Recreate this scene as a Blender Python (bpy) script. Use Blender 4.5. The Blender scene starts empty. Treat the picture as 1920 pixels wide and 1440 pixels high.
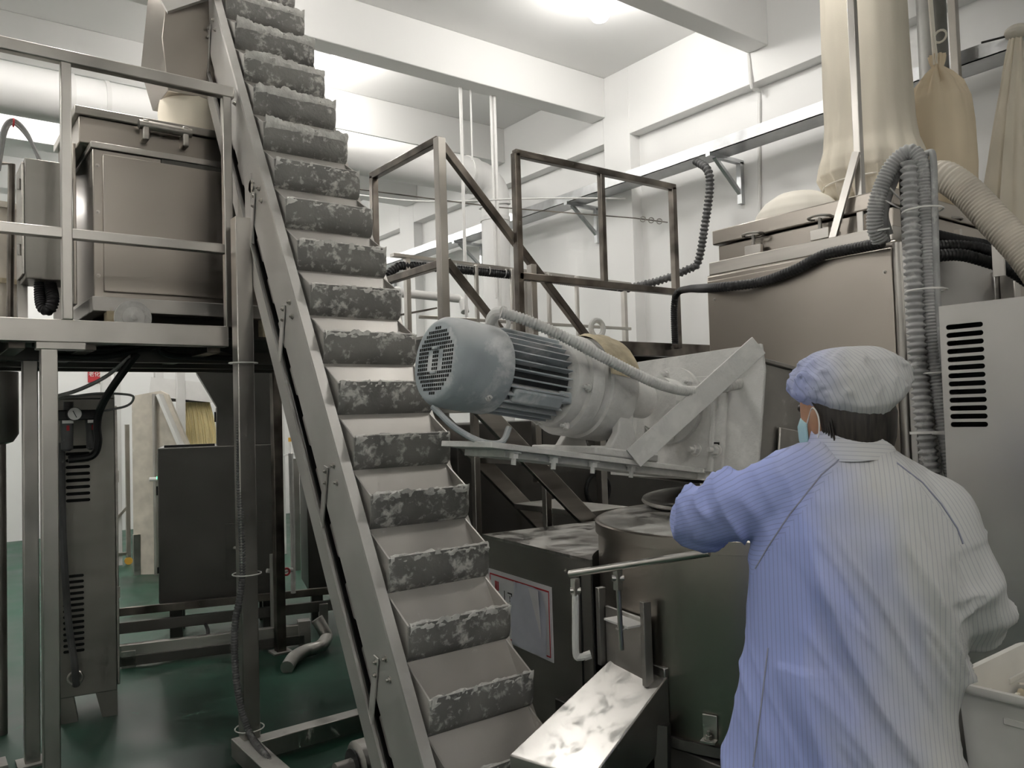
import bpy, math, random
from mathutils import Vector as V, Matrix, noise as mnoise
rnd = random.Random(7)
S = bpy.context.scene
COL = S.collection
# ---------------------------------------------------------------- camera
F = 1500.0                                   # focal length in pixels of the 1920x1440 frame
PSI, PITCH, ROLL = math.radians(37.2), math.radians(2.1), math.radians(1.67)
CAM = V((0, 0, 1.5))
_f = V((math.sin(PSI)*math.cos(PITCH), math.cos(PSI)*math.cos(PITCH), math.sin(PITCH)))
_r0 = V((math.cos(PSI), -math.sin(PSI), 0)); _u0 = _r0.cross(_f)
_r = _r0*math.cos(ROLL) - _u0*math.sin(ROLL); _u = _r0*math.sin(ROLL) + _u0*math.cos(ROLL)
cd = bpy.data.cameras.new('camera'); cam = bpy.data.objects.new('camera', cd); COL.objects.link(cam)
cam.matrix_world = Matrix(((_r.x, _u.x, -_f.x, CAM.x), (_r.y, _u.y, -_f.y, CAM.y), (_r.z, _u.z, -_f.z, CAM.z), (0, 0, 0, 1)))
cd.sensor_width = 36; cd.lens = F/1920*36; cd.clip_start = .05; cd.clip_end = 100
S.camera = cam
# ---------------------------------------------------------------- world, exposure
w = bpy.data.worlds.new('world'); S.world = w; w.use_nodes = True
w.node_tree.nodes['Background'].inputs[0].default_value = (.9, .93, 1, 1)
w.node_tree.nodes['Background'].inputs[1].default_value = .05
S.view_settings.view_transform = 'Standard'; S.view_settings.look = 'None'
S.view_settings.exposure = 0.2; S.view_settings.gamma = 1.0; S.view_settings.use_curve_mapping = False
try:
    S.cycles.use_adaptive_sampling = True; S.cycles.adaptive_threshold = .07; S.cycles.adaptive_min_samples = 20; S.cycles.diffuse_bounces = 4; S.cycles.glossy_bounces = 2; S.cycles.max_bounces = 5
except AttributeError: pass
LAMP_W = 190.0                                # watts of each ceiling bulb
LAMPS = [(3.83, 3.92, .5), (.8, 4.45, 1.1), (-1.6, 4.35, 1), (3.2, 2.0, .65), (-1.6, 1.4, 1), (.6, -1.7, .8), (-2.0, -1.7, 1),
         (2.7, 5.95, .55), (.6, 7.8, 1), (-1.6, 7.6, .8), (2.6, 9.4, 1), (2.6, 11.4, .7), (0, 10.9, .8)]   # x, y, share of LAMP_W

def at(x, y, **k):
    """the point seen at pixel (x, y) on the plane X=, Y=, Z= or at depth D="""
    d = _f + _r*((x-960)/F) + _u*((720-y)/F)
    if 'D' in k: return CAM + d*k['D']
    for a, i in (('X', 0), ('Y', 1), ('Z', 2)):
        if a in k: return CAM + d*((k[a]-CAM[i])/d[i])

# ---------------------------------------------------------------- materials
def _nt(name):
    m = bpy.data.materials.new(name); m.use_nodes = True
    nt = m.node_tree; return m, nt, nt.nodes['Principled BSDF'], nt.nodes['Material Output']
def _coord(nt, scale, rand=True):
    tc = nt.nodes.new('ShaderNodeTexCoord'); mp = nt.nodes.new('ShaderNodeMapping')
    mp.inputs['Scale'].default_value = scale if hasattr(scale, '__len__') else (scale,)*3
    nt.links.new(tc.outputs['Object'], mp.inputs[0])
    if rand:
        oi = nt.nodes.new('ShaderNodeObjectInfo'); ml = nt.nodes.new('ShaderNodeMath'); ml.operation = 'MULTIPLY'; ml.inputs[1].default_value = 37
        nt.links.new(oi.outputs['Random'], ml.inputs[0]); nt.links.new(ml.outputs[0], mp.inputs['Location'])
    return mp.outputs[0]
def _noise(nt, vec, scale, detail=4, rough=.55, dist=0):
    n = nt.nodes.new('ShaderNodeTexNoise'); n.inputs['Scale'].default_value = scale; n.inputs['Detail'].default_value = detail
    n.inputs['Roughness'].default_value = rough; n.inputs['Distortion'].default_value = dist
    nt.links.new(vec, n.inputs['Vector']); return n.outputs['Fac']
def _range(nt, fac, a, b, c, d):
    r = nt.nodes.new('ShaderNodeMapRange'); r.clamp = True
    for i, v in zip((1, 2, 3, 4), (a, b, c, d)): r.inputs[i].default_value = v
    nt.links.new(fac, r.inputs[0]); return r.outputs[0]
def _mixc(nt, fac, a, b):
    m = nt.nodes.new('ShaderNodeMix'); m.data_type = 'RGBA'
    if hasattr(fac, 'links'): nt.links.new(fac, m.inputs[0])
    else: m.inputs[0].default_value = fac
    for s, v in ((6, a), (7, b)):
        if hasattr(v, 'links'): nt.links.new(v, m.inputs[s])
        else: m.inputs[s].default_value = (*v, 1)
    return m.outputs[2]
def _math(nt, op, a, b):
    m = nt.nodes.new('ShaderNodeMath'); m.operation = op; m.use_clamp = True
    for i, v in enumerate((a, b)):
        if hasattr(v, 'links'): nt.links.new(v, m.inputs[i])
        else: m.inputs[i].default_value = v
    return m.outputs[0]
def surf(name, col, rough=.5, metal=0.0, var=.12, grain=(8, 8, 8), dust=0.0, up=0.0, dcol=(.72, .71, .68), dscale=14, bump=0.0, bscale=60, spec=.5, rvar=.08, col2=None, clump=0.0):
    """painted / metal / cloth surface; dust = share of the surface caked in flour, up = extra flour lying on top faces"""
    m, nt, b, out = _nt(name)
    vec = _coord(nt, grain); n1 = _noise(nt, vec, 1, 2)
    c2 = col2 or tuple(max(0, c*(1-var*2)) for c in col); c1 = tuple(min(1, c*(1+var*.6)) for c in col)
    nt.links.new(_mixc(nt, _range(nt, n1, .3, .7, 0, 1), c2, c1), b.inputs['Base Color'])
    b.inputs['Metallic'].default_value = metal; b.inputs['Specular IOR Level'].default_value = spec
    nt.links.new(_range(nt, n1, .25, .75, max(.29, rough-rvar), max(.30, min(1, rough+rvar))), b.inputs['Roughness'])
    if bump:
        bn = nt.nodes.new('ShaderNodeBump'); bn.inputs['Strength'].default_value = bump; bn.inputs['Distance'].default_value = .004
        nt.links.new(_noise(nt, _coord(nt, 1), bscale, 3), bn.inputs['Height']); nt.links.new(bn.outputs[0], b.inputs['Normal'])
    if dust or up:
        v2 = _coord(nt, 1); d = _noise(nt, v2, dscale, 5, .65, .3)
        th = .72 - .45*dust
        if clump:
            ad = nt.nodes.new('ShaderNodeMath'); ad.operation = 'MULTIPLY_ADD'; nt.links.new(_noise(nt, v2, dscale*.3, 3), ad.inputs[0]); ad.inputs[1].default_value = clump; nt.links.new(d, ad.inputs[2]); d = ad.outputs[0]; th += clump*.5
        fac = _range(nt, d, th-.03, th+.12, 0, 1) if dust else None
        if up:
            g = nt.nodes.new('ShaderNodeNewGeometry'); sx = nt.nodes.new('ShaderNodeSeparateXYZ'); nt.links.new(g.outputs['Normal'], sx.inputs[0])
            un = _math(nt, 'MULTIPLY', _range(nt, sx.outputs[2], .25, .85, 0, 1), _range(nt, _noise(nt, v2, dscale*.6, 4, .6), .62-.5*up, .72-.3*up, 0, .92))
            fac = _math(nt, 'MAXIMUM', fac, un) if fac is not None else un
        db = nt.nodes.new('ShaderNodeBsdfDiffuse'); nt.links.new(_mixc(nt, d, tuple(c*.85 for c in dcol), dcol), db.inputs[0])
        ms = nt.nodes.new('ShaderNodeMixShader'); nt.links.new(fac, ms.inputs[0]); nt.links.new(b.outputs[0], ms.inputs[1]); nt.links.new(db.outputs[0], ms.inputs[2])
        nt.links.new(ms.outputs[0], out.inputs[0])
    return m
def glow(name, col, s):
    m, nt, b, out = _nt(name); b.inputs['Base Color'].default_value = (*col, 1)
    b.inputs['Emission Color'].default_value = (*col, 1); b.inputs['Emission Strength'].default_value = s
    try: m.cycles.emission_sampling = 'NONE'
    except Exception: pass
    return m
M = {}
for k_, nm_, cl_ in (('wall', 'white_wall_paint', (.825, .82, .805)), ('ceil', 'white_ceiling_paint', (.785, .78, .765))):
    m_, nt_0, b_0, o_0 = _nt(nm_); nt_0.links.new(_mixc(nt_0, _noise(nt_0, _coord(nt_0, (.7, .7, .25), False), 1, 1), tuple(c*.97 for c in cl_), cl_), b_0.inputs['Base Color']); b_0.inputs['Roughness'].default_value = .65; M[k_] = m_
M['floor'] = surf('green_epoxy_floor', (.016, .075, .046), .42, var=.3, grain=(1.6, 1.6, 1.6), dust=.16, dcol=(.14, .24, .19), dscale=9, rvar=.14)
M['steel'] = surf('brushed_stainless_steel', (.56, .53, .49), .36, 1, var=.10, grain=(2, 2, 26))
M['steelh'] = surf('stainless_sheet', (.44, .40, .355), .31, 1, var=.07, grain=(1.1, 1.1, 1.6), rvar=.05)
M['steeld'] = surf('dull_stainless_steel', (.40, .385, .36), .45, 1, var=.18, grain=(3, 3, 3), dust=.07, up=.25, dcol=(.5, .49, .46), dscale=28)
M['steelw'] = surf('flour_dusted_steel', (.50, .48, .45), .42, 1, var=.12, grain=(4, 4, 4), dust=.16, up=.7, dcol=(.62, .61, .58))
M['tube'] = surf('steel_square_tube', (.56, .535, .50), .32, 1, var=.10, grain=(4, 4, 4), dust=.07, up=.3, dcol=(.60, .59, .56), dscale=34)
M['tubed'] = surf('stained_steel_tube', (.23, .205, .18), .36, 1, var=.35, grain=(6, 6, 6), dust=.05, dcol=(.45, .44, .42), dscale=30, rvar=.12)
M['elev'] = surf('matt_dusty_stainless', (.56, .545, .52), .50, .75, var=.08, grain=(3, 3, 3), dust=.06, up=.3, dcol=(.66, .65, .62))
M['bucket'] = surf('grey_bucket_plastic', (.23, .225, .212), .62, .15, var=.18, grain=(5, 5, 5), dust=.34, up=.6, dcol=(.58, .57, .54), dscale=30, bump=.6, bscale=60, clump=.55)
M['bucketin'] = surf('smooth_bucket_lining', (.50, .48, .45), .45, .55, var=.10, grain=(4, 4, 4), dust=.12, dcol=(.66, .65, .62))
M['flour'] = surf('caked_flour', (.66, .65, .62), .95, var=.10, grain=(20, 20, 20), bump=1, bscale=70, spec=.1)
M['motor'] = surf('flour_covered_grey_paint', (.36, .40, .42), .7, var=.14, grain=(6, 6, 6), dust=.40, up=1.0, dcol=(.66, .67, .67), dscale=7, bump=.3)
M['motord'] = surf('dark_motor_casing', (.05, .055, .06), .6, var=.3, grain=(9, 9, 9), dust=.05, up=.2)
M['castw'] = surf('flour_coated_casting', (.58, .575, .555), .85, var=.05, grain=(6, 6, 6), dust=.45, up=1.0, dcol=(.70, .69, .665), dscale=9, bump=.6, bscale=80)
M['tan'] = surf('tan_flour_crust', (.50, .43, .30), .95, var=.2, grain=(14, 14, 14), bump=1, bscale=60)
M['black'] = surf('black_rubber', (.012, .012, .013), .5, var=.2)
M['void'] = surf('dark_slot_interior', (.004, .004, .004), .9, var=0)
M['galv'] = surf('galvanised_steel', (.60, .612, .62), .32, 1, var=.06, grain=(14, 14, 14), rvar=.06)
M['white'] = surf('white_plastic', (.74, .73, .71), .45, var=.03)
M['pvc'] = surf('white_duct_plastic', (.80, .79, .775), .5, var=.03, grain=(.8, 2, 2))
M['crate'] = surf('translucent_white_crate_plastic', (.66, .65, .61), .4, var=.05)
M['canvas'] = surf('unbleached_cotton', (.74, .68, .57), .9, var=.07, grain=(5, 5, 2), bump=.15, bscale=260, spec=.1)
M['canvas2'] = surf('tan_cotton', (.72, .61, .45), .9, var=.07, grain=(5, 5, 2), bump=.15, bscale=260, spec=.1)
M['canvas3'] = surf('pale_cotton', (.79, .75, .67), .9, var=.05, grain=(5, 5, 2), spec=.1)
M['hosew'] = surf('flour_dusted_grey_hose', (.33, .33, .325), .7, var=.15, grain=(9, 9, 9), dust=.30, up=.5, dcol=(.58, .575, .56))
M['hosed'] = surf('dark_grey_hose', (.10, .10, .10), .6, var=.2, dust=.16, up=.3, dcol=(.4, .4, .39))
M['hosec'] = surf('cream_duct_hose', (.60, .55, .47), .7, var=.10, dust=.12)
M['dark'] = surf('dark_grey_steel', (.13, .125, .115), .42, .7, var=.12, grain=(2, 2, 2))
M['cab'] = surf('grey_brown_cabinet_steel', (.30, .285, .26), .42, .85, var=.10, grain=(2, 2, 5))
M['slot'] = surf('satin_cabinet_steel', (.50, .485, .465), .30, 1, var=.08, grain=(2, 2, 3))
M['paper'] = surf('white_paper', (.70, .70, .72), .7, var=.04)
M['red'] = surf('red_print', (.50, .03, .04), .6, var=.05)
M['ink'] = surf('black_print', (.02, .02, .02), .6, var=.05)
M['brass'] = surf('pale_cable_tie', (.72, .71, .68), .5, var=.03)
M['noodle'] = surf('pale_yellow_noodle', (.78, .66, .36), .6, var=.12, grain=(30, 30, 2))
M['rice'] = surf('pale_noodle_pieces', (.66, .56, .40), .7, var=.2, grain=(20, 20, 20), bump=1)
M['yellow'] = surf('orange_yellow_clip', (.75, .42, .06), .5, var=.05)

# ---------------------------------------------------------------- mesh builder
ROOT = {}                                     # object -> world offset of its origin
class MB:
    def __init__(s): s.v = []; s.f = []
    def add(s, vs, fs):
        n = len(s.v); s.v += [V(p) for p in vs]; s.f += [tuple(i+n for i in q) for q in fs]; return s
    def box(s, c, d, R=None):
        hx, hy, hz = d[0]/2, d[1]/2, d[2]/2; c = V(c)
        vs = [V((x, y, z)) for x in (-hx, hx) for y in (-hy, hy) for z in (-hz, hz)]
        if R is not None: vs = [R @ p for p in vs]
        return s.add([c+p for p in vs], [(0, 1, 3, 2), (4, 6, 7, 5), (0, 4, 5, 1), (2, 3, 7, 6), (0, 2, 6, 4), (1, 5, 7, 3)])
    def bb(s, x0, x1, y0, y1, z0, z1): return s.box(((x0+x1)/2, (y0+y1)/2, (z0+z1)/2), (x1-x0, y1-y0, z1-z0))
    def bar(s, p, q, wd, ht, up=(0, 0, 1)):
        p, q, up = V(p), V(q), V(up); d = (q-p).normalized(); a = d.cross(up)
        if a.length < 1e-4: a = d.cross(V((1, 0, 0)))
        a.normalize(); b = a.cross(d)
        vs = [e + a*(sx*wd/2) + b*(sy*ht/2) for e in (p, q) for sx, sy in ((-1, -1), (1, -1), (1, 1), (-1, 1))]
        return s.add(vs, [(3, 2, 1, 0), (4, 5, 6, 7), (0, 1, 5, 4), (1, 2, 6, 5), (2, 3, 7, 6), (3, 0, 4, 7)])
    def rev(s, prof, p, ax, n=24, ang=None):
        """lathe: prof = [(radius, distance along ax)]"""
        p, ax = V(p), V(ax).normalized(); a = ax.orthogonal().normalized(); b = ax.cross(a)
        vs = []; fs = []
        for r, h in prof:
            for i in range(n):
                t = 2*math.pi*i/n; vs.append(p + ax*h + (a*math.cos(t)+b*math.sin(t))*max(r, 1e-5))
        for k in range(len(prof)-1):
            for i in range(n):
                j = (i+1) % n; fs.append((k*n+i, k*n+j, (k+1)*n+j, (k+1)*n+i))
        if prof[0][0] > 1e-4: fs.append(tuple(range(n-1, -1, -1)))
        if prof[-1][0] > 1e-4: fs.append(tuple((len(prof)-1)*n+i for i in range(n)))
        return s.add(vs, fs)
    def cyl(s, p, q, r, n=16, r2=None):
        p, q = V(p), V(q); return s.rev([(r, 0), (r if r2 is None else r2, (q-p).length)], p, q-p, n)
    def pipe(s, p, q, r, t, n=32):
        p, q = V(p), V(q); L = (q-p).length; return s.rev([(r-t, 0), (r, 0), (r, L), (r-t, L), (r-t, 0)], p, q-p, n)
    def tube(s, pts, r, n=10, cap=True):
        pts = [V(p) for p in pts]; N = len(pts); vs = []; fs = []; a = None
        for i, p in enumerate(pts):
            t = (pts[min(i+1, N-1)]-pts[max(i-1, 0)]).normalized()
            a = (t.orthogonal() if a is None else (a - t*a.dot(t))).normalized(); b = t.cross(a)
            rr = r[i] if hasattr(r, '__len__') else r
            for k in range(n):
                u = 2*math.pi*k/n; vs.append(p + (a*math.cos(u)+b*math.sin(u))*rr)
        for i in range(N-1):
            for k in range(n):
                j = (k+1) % n; fs.append((i*n+k, i*n+j, (i+1)*n+j, (i+1)*n+k))
        if cap: fs += [tuple(range(n-1, -1, -1)), tuple((N-1)*n+k for k in range(n))]
        return s.add(vs, fs)
    def ribbed(s, pts, r, pitch=.012, depth=.18, n=12):
        P = spline(pts, 60); L = [0]
        for i in range(1, len(P)): L.append(L[-1]+(P[i]-P[i-1]).length)
        m = max(4, int(L[-1]/pitch*4)); out = []; rr = []; k = 0
        for i in range(m+1):
            d = L[-1]*i/m
            while k < len(L)-2 and L[k+1] < d: k += 1
            out.append(P[k].lerp(P[k+1], (d-L[k])/max(1e-6, L[k+1]-L[k]))); rr.append(r*(1-depth*(i % 4 in (2, 3))))
        return s.tube(out, rr, n)
    def prism(s, poly, o, a, b, c):
        """poly in (a, b) coordinates at o, extruded by vector c"""
        o, a, b, c = V(o), V(a), V(b), V(c); n = len(poly)
        vs = [o+a*x+b*y for x, y in poly] + [o+a*x+b*y+c for x, y in poly]
        return s.add(vs, [tuple(range(n-1, -1, -1)), tuple(range(n, 2*n))] + [(i, (i+1) % n, (i+1) % n+n, i+n) for i in range(n)])
    def loft(s, rings, cap=True):
        n = len(rings[0]); vs = [p for r in rings for p in r]; fs = []
        for k in range(len(rings)-1):
            for i in range(n):
                j = (i+1) % n; fs.append((k*n+i, k*n+j, (k+1)*n+j, (k+1)*n+i))
        if cap: fs += [tuple(range(n-1, -1, -1)), tuple((len(rings)-1)*n+i for i in range(n))]
        return s.add(vs, fs)
    def ball(s, c, r, n=16, m=10):
        r = r if hasattr(r, '__len__') else (r,)*3; c = V(c); rings = []
        for k in range(m+1):
            t = math.pi*k/m; rings.append([c+V((r[0]*math.sin(t)*math.cos(2*math.pi*i/n)+1e-6*i, r[1]*math.sin(t)*math.sin(2*math.pi*i/n), -r[2]*math.cos(t))) for i in range(n)])
        return s.loft(rings, False)
    def torus(s, c, ax, R, r, n=24, m=8, a0=0, a1=2*math.pi):
        c, ax = V(c), V(ax).normalized(); a = ax.orthogonal().normalized(); b = ax.cross(a)
        full = abs(a1-a0-2*math.pi) < 1e-6
        return s.tube([c+(a*math.cos(t)+b*math.sin(t))*R for t in [a0+(a1-a0)*i/n for i in range(n+1)]], r, m, not full)
    def hexbolt(s, p, ax, r=.012, h=.01):
        p, ax = V(p), V(ax).normalized(); s.cyl(p, p+ax*h*.25, r*1.35, 12); s.cyl(p, p+ax*h, r, 6); return s.cyl(p, p+ax*h*1.9, r*.5, 8)
    def build(s, name, mat, parent=None, smooth=32, bev=0.0, kind=None):
        off = ROOT.get(parent, V((0, 0, 0))); me = bpy.data.meshes.new(name)
        me.from_pydata([tuple(p-off) for p in s.v], [], s.f); me.validate(); me.update()
        me.materials.append(M[mat] if isinstance(mat, str) else mat)
        if smooth:
            me.polygons.foreach_set('use_smooth', [True]*len(me.polygons)); me.set_sharp_from_angle(angle=math.radians(smooth))
        o = bpy.data.objects.new(name, me); COL.objects.link(o)
        if parent: o.parent = parent; ROOT[o] = off
        if bev:
            b = o.modifiers.new('bevel', 'BEVEL'); b.width = bev; b.segments = 2; b.limit_method = 'ANGLE'; b.angle_limit = math.radians(40)
        if kind: o['kind'] = kind
        return o
def spline(pts, n=8):
    P = [V(p) for p in pts]; P = [P[0]*2-P[1]] + P + [P[-1]*2-P[-2]]; out = []
    for i in range(1, len(P)-2):
        for k in range(n):
            t = k/n; a, b, c, d = P[i-1:i+3]
            out.append(.5*((2*b)+(c-a)*t+(2*a-5*b+4*c-d)*t*t+(3*b-a-3*c+d)*t**3))
    return out + [P[-2]]
def tag(o, label, cat, group=None):
    o['label'] = label; o['category'] = cat
    if group: o['group'] = group
    return o
def thing(name, label, cat, loc=(0, 0, 0), group=None):
    o = bpy.data.objects.new(name, None); COL.objects.link(o); o.location = loc; o.empty_display_size = .1
    ROOT[o] = V(loc); return tag(o, label, cat, group)
def one(mb, name, mat, label, cat, group=None, **k): return tag(mb.build(name, mat, **k), label, cat, group)
def text(body, loc, R, size, mat, parent, name='lettering', depth=.0008):
    c = bpy.data.curves.new(name, 'FONT'); c.body = body; c.size = size; c.extrude = depth; c.align_x = 'CENTER'; c.align_y = 'CENTER'
    t = bpy.data.objects.new(name, c); COL.objects.link(t)
    me = bpy.data.meshes.new_from_object(t.evaluated_get(bpy.context.evaluated_depsgraph_get())); bpy.data.objects.remove(t)
    me.transform(Matrix.Translation(V(loc)-ROOT.get(parent, V())) @ R.to_4x4()); me.materials.clear(); me.materials.append(M[mat])
    o = bpy.data.objects.new(name, me); COL.objects.link(o); o.parent = parent; ROOT[o] = ROOT.get(parent, V()); return o
X, Y, Z = V((1, 0, 0)), V((0, 1, 0)), V((0, 0, 1))
# ================================================================ the room
def structure(mb, name, mat, parent=None, **k):
    o = mb.build(name, mat, parent, **k); o['kind'] = 'structure'; return o
structure(MB().bb(-3.6, 5.4, -2.8, 12.9, -.1, 0), 'floor', 'floor')
ceiling = structure(MB().bb(-3.6, 5.4, -2.8, 12.9, 4.48, 4.6), 'ceiling', 'ceil')
for y0, y1 in ((-1.2, -.75), (1.35, 1.7), (3.39, 3.56), (5.09, 5.27), (6.60, 6.86), (8.4, 8.66), (10.2, 10.46)):
    MB().bb(-3.5, 5.0, y0, y1, 4.12, 4.48).build('ceiling_beam', 'wall', ceiling, bev=.006)
wr = structure(MB().bb(5.12, 5.4, -2.8, 12.9, 0, 4.5), 'wall_right', 'wall')
pil = [(.9, 1.25), (4.80, 5.12), (8.5, 8.85), (12.0, 12.5)]
for y0, y1 in pil: MB().bb(5.0, 5.13, y0, y1, 0, 4.48).build('pilaster', 'wall', wr, bev=.004)
for (a, y0), (y1, b) in zip([(-3, -2.5)]+pil, pil): MB().bb(5.0, 5.13, y0, y1, 3.89, 4.48).build('lintel', 'wall', wr, bev=.004)
structure(MB().bb(-3.6, 5.4, 12.5, 12.9, 0, 4.5), 'wall_back', 'wall')
structure(MB().bb(-3.9, -3.5, -2.8, 12.9, 0, 4.5), 'wall_left', 'wall')
structure(MB().bb(-3.6, 5.4, -3.1, -2.7, 0, 4.5), 'wall_front', 'wall')
# ceiling bulbs: one in view, the rest unseen, added to light the hall
M['bulb'] = glow('lit_bulb', (1, .98, .94), 9)
for i, (x, y, pw) in enumerate(LAMPS):
    lab = 'bright round white bulb hanging from the ceiling at the top of the picture' if i == 0 else 'round white ceiling bulb added out of view to light the hall'
    t = thing('ceiling_lamp', lab, 'lamp', (x, y, 4.48), 'ceiling bulbs')
    MB().cyl((x, y, 4.48), (x, y, 4.43), .05, 16).build('lamp_base', 'white', t)
    MB().rev([(.0, -.11), (.05, -.10), (.085, -.05), (.092, 0), (.075, .06), (.04, .10), (.03, .13)], (x, y, 4.30), Z, 24).build('bulb', 'bulb', t)
    l = bpy.data.lights.new('bulb_light', 'POINT'); l.energy = LAMP_W*pw; l.shadow_soft_size = .11; l.color = (1, .975, .94)
    lo = bpy.data.objects.new('bulb_light', l); COL.objects.link(lo); lo.location = (x, y, 4.27); 
# ================================================================ ventilation duct, tray, pipes on the right wall
t = thing('ventilation_duct', 'fat white round air duct crossing under the ceiling and turning down by the wall', 'duct', (4.56, 6.2, .6))
DY, DZ = 6.20, 3.77
el = [V((4.32, DY, DZ)), V((4.42, DY, DZ-.02)), V((4.50, DY, DZ-.08)), V((4.54, DY, DZ-.16)), V((4.56, DY, DZ-.26))]
MB().cyl((-3.4, DY, DZ), (4.32, DY, DZ), .172, 32).build('pipe', 'pvc', t)
MB().tube(spline(el, 4), .158, 28).build('elbow', 'pvc', t)
MB().cyl((4.56, DY, DZ-.26), (4.56, DY, .6), .135, 28).build('downpipe', 'pvc', t)
for x in (.35, .9, 1.12, 2.8, 4.22): MB().cyl((x, DY, DZ), (x+.03, DY, DZ), .179, 32).build('joint_band', 'white', t)
MB().cyl((4.56, DY, 3.40), (4.56, DY, 3.36), .145, 28).build('joint_band', 'white', t)
t = thing('cable_tray', 'long shiny galvanised cable tray on brackets along the right wall', 'cable tray', (4.85, 5, 3.4))
mb = MB().bb(4.75, 4.756, .6, 11.5, 3.385, 3.47).bb(4.75, 4.95, .6, 11.5, 3.385, 3.391).bb(4.944, 4.95, .6, 11.5, 3.385, 3.47)
mb.build('trough', 'galv', t)
for y in (1.6, 3.75, 5.35, 7.2, 9.2):
    MB().bar((4.72, y, 3.37), (5.12 if y not in (5.35,) else 5.12, y, 3.37), .04, .03).bar((4.80, y, 3.36), (5.10, y, 3.12), .03, .025).bb(5.08, 5.12, y-.02, y+.02, 3.05, 3.37).build('bracket', 'galv', t)
# flexible black conduit dropping from the tray
p = [at(1305, 302, X=4.72), at(1326, 318, X=4.70), at(1331, 350, X=4.70), at(1322, 420, X=4.68), at(1309, 490, X=4.66), at(1290, 505, X=4.62), at(1240, 525, X=4.5), at(1180, 540, X=4.4)]
one(MB().ribbed(p, .032, .030, .28, 12), 'corrugated_conduit', 'hosed', 'black corrugated conduit dropping from the wall tray behind the brown railing', 'conduit', smooth=50)
# thin wall conduit
p = [at(1404, 97, X=5.0), at(1406, 130, X=4.99), at(1410, 165, X=4.99), at(1424, 172, X=5.11), at(1424, 215, X=5.11), at(1424, 470, X=5.11), at(1424, 640, X=5.11)]
one(MB().tube(spline(p, 6), .012, 8), 'wall_conduit', 'white', 'thin white conduit running down the wall below the ceiling beam', 'pipe')
# hanging rods below the second beam
for k, (a, b, r, n) in enumerate([((863, 160), (874, 640), .014, 'thicker grey hanging rod left of the duct elbow'), ((882, 165), (884, 300), .007, 'thin short hanging rod above the round duct'), ((920, 180), (934, 560), .010, 'thin hanging rod in front of the duct elbow'), ((926, 180), (945, 600), .017, 'broad steel hanging strut just right of its thin neighbour')]):
    p = at(*a, Y=5.24); q = at(*b, Y=5.24); one(MB().cyl((p.x, 5.24, 4.12), (p.x, 5.24, q.z), r, 8), 'hanging_rod', 'white', n, 'rod', 'rods hanging from the ceiling beam')
# guy wire with turnbuckle
t = thing('guy_wire', 'thin steel wire with turnbuckle strung to the right wall', 'wire', at(1252, 417, X=5.1))
a, b = at(650, 352, D=6.4), at(1252, 417, X=5.1); c = at(1190, 409, X=4.9)
MB().tube([a, a.lerp(c, .5)-Z*.03, c, b], .005, 6).build('wire', 'tubed', t)
d = (b-c).normalized()
for k in range(3): MB().torus(c.lerp(b, .25+.25*k), d.cross(Z), .022, .005, 12, 6).build('link', 'steeld', t)
a, b = at(640, 362, D=6.6), at(1172, 372, X=4.95)
one(MB().tube(spline([a, at(800, 378, D=6.6), at(1000, 372, D=6.4), b], 6), .007, 6), 'cable', 'white', 'thin white cable sagging below the round duct', 'cable')
# white pipe frame far behind the railing
t = thing('white_pipe', 'white plastic pipe with elbows behind the bucket elevator', 'pipe', at(742, 640, Y=5.4))
p = [at(738, 548, Y=5.4), at(860, 560, Y=5.4), at(868, 565, Y=5.35), at(872, 585, Y=5.3)]
MB().tube(p, .034, 14).build('cross_pipe', 'white', t); q = at(745, 548, Y=5.4)
MB().cyl((q.x, 5.4, 1.0), (q.x, 5.4, q.z+.01), .034, 14).build('upright_pipe', 'white', t); MB().ball(q, .046).build('elbow', 'white', t)
one(MB().bar(at(700, 600, Y=5.2), at(808, 580, Y=5.2), .18, .012).bb(*[v for a in zip(at(716, 620, Y=5.6), at(735, 545, Y=5.6)) for v in a][:2], 5.55, 5.6, 1.25, 2.42), 'steel_bracket_shelf', 'tubed', 'small brown steel shelf beside the white pipe', 'shelf')
# horizontal tray with strapped hoses behind the stairs
t = thing('hose_ladder', 'horizontal steel angle with a black ribbed hose strapped under it', 'hose rack', at(985, 522, Y=4.4))
a, b = at(735, 487, Y=4.45), at(1180, 540, Y=4.45)
MB().bar(a+Z*.03, b+Z*.03, .05, .02).build('angle', 'tube', t)
MB().ribbed([at(722, 545, Y=4.45), at(725, 520, Y=4.45), at(742, 503, Y=4.45), at(775, 499, Y=4.45), a.lerp(b, .4)-Z*.01, b-Z*.01], .028, .02, .2).build('hose', 'black', t, smooth=50)
for k in range(12):
    c = a.lerp(b, .22+.065*k); MB().torus(c, X, .033, .003, 12, 5).build('strap', 'white', t)
for k in range(3):
    c = a.lerp(b, (.05, .5, .97)[k]); MB().bb(c.x-.015, c.x+.015, 4.43, 4.47, 1.94, c.z+.03).build('upright', 'tube', t)
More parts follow.
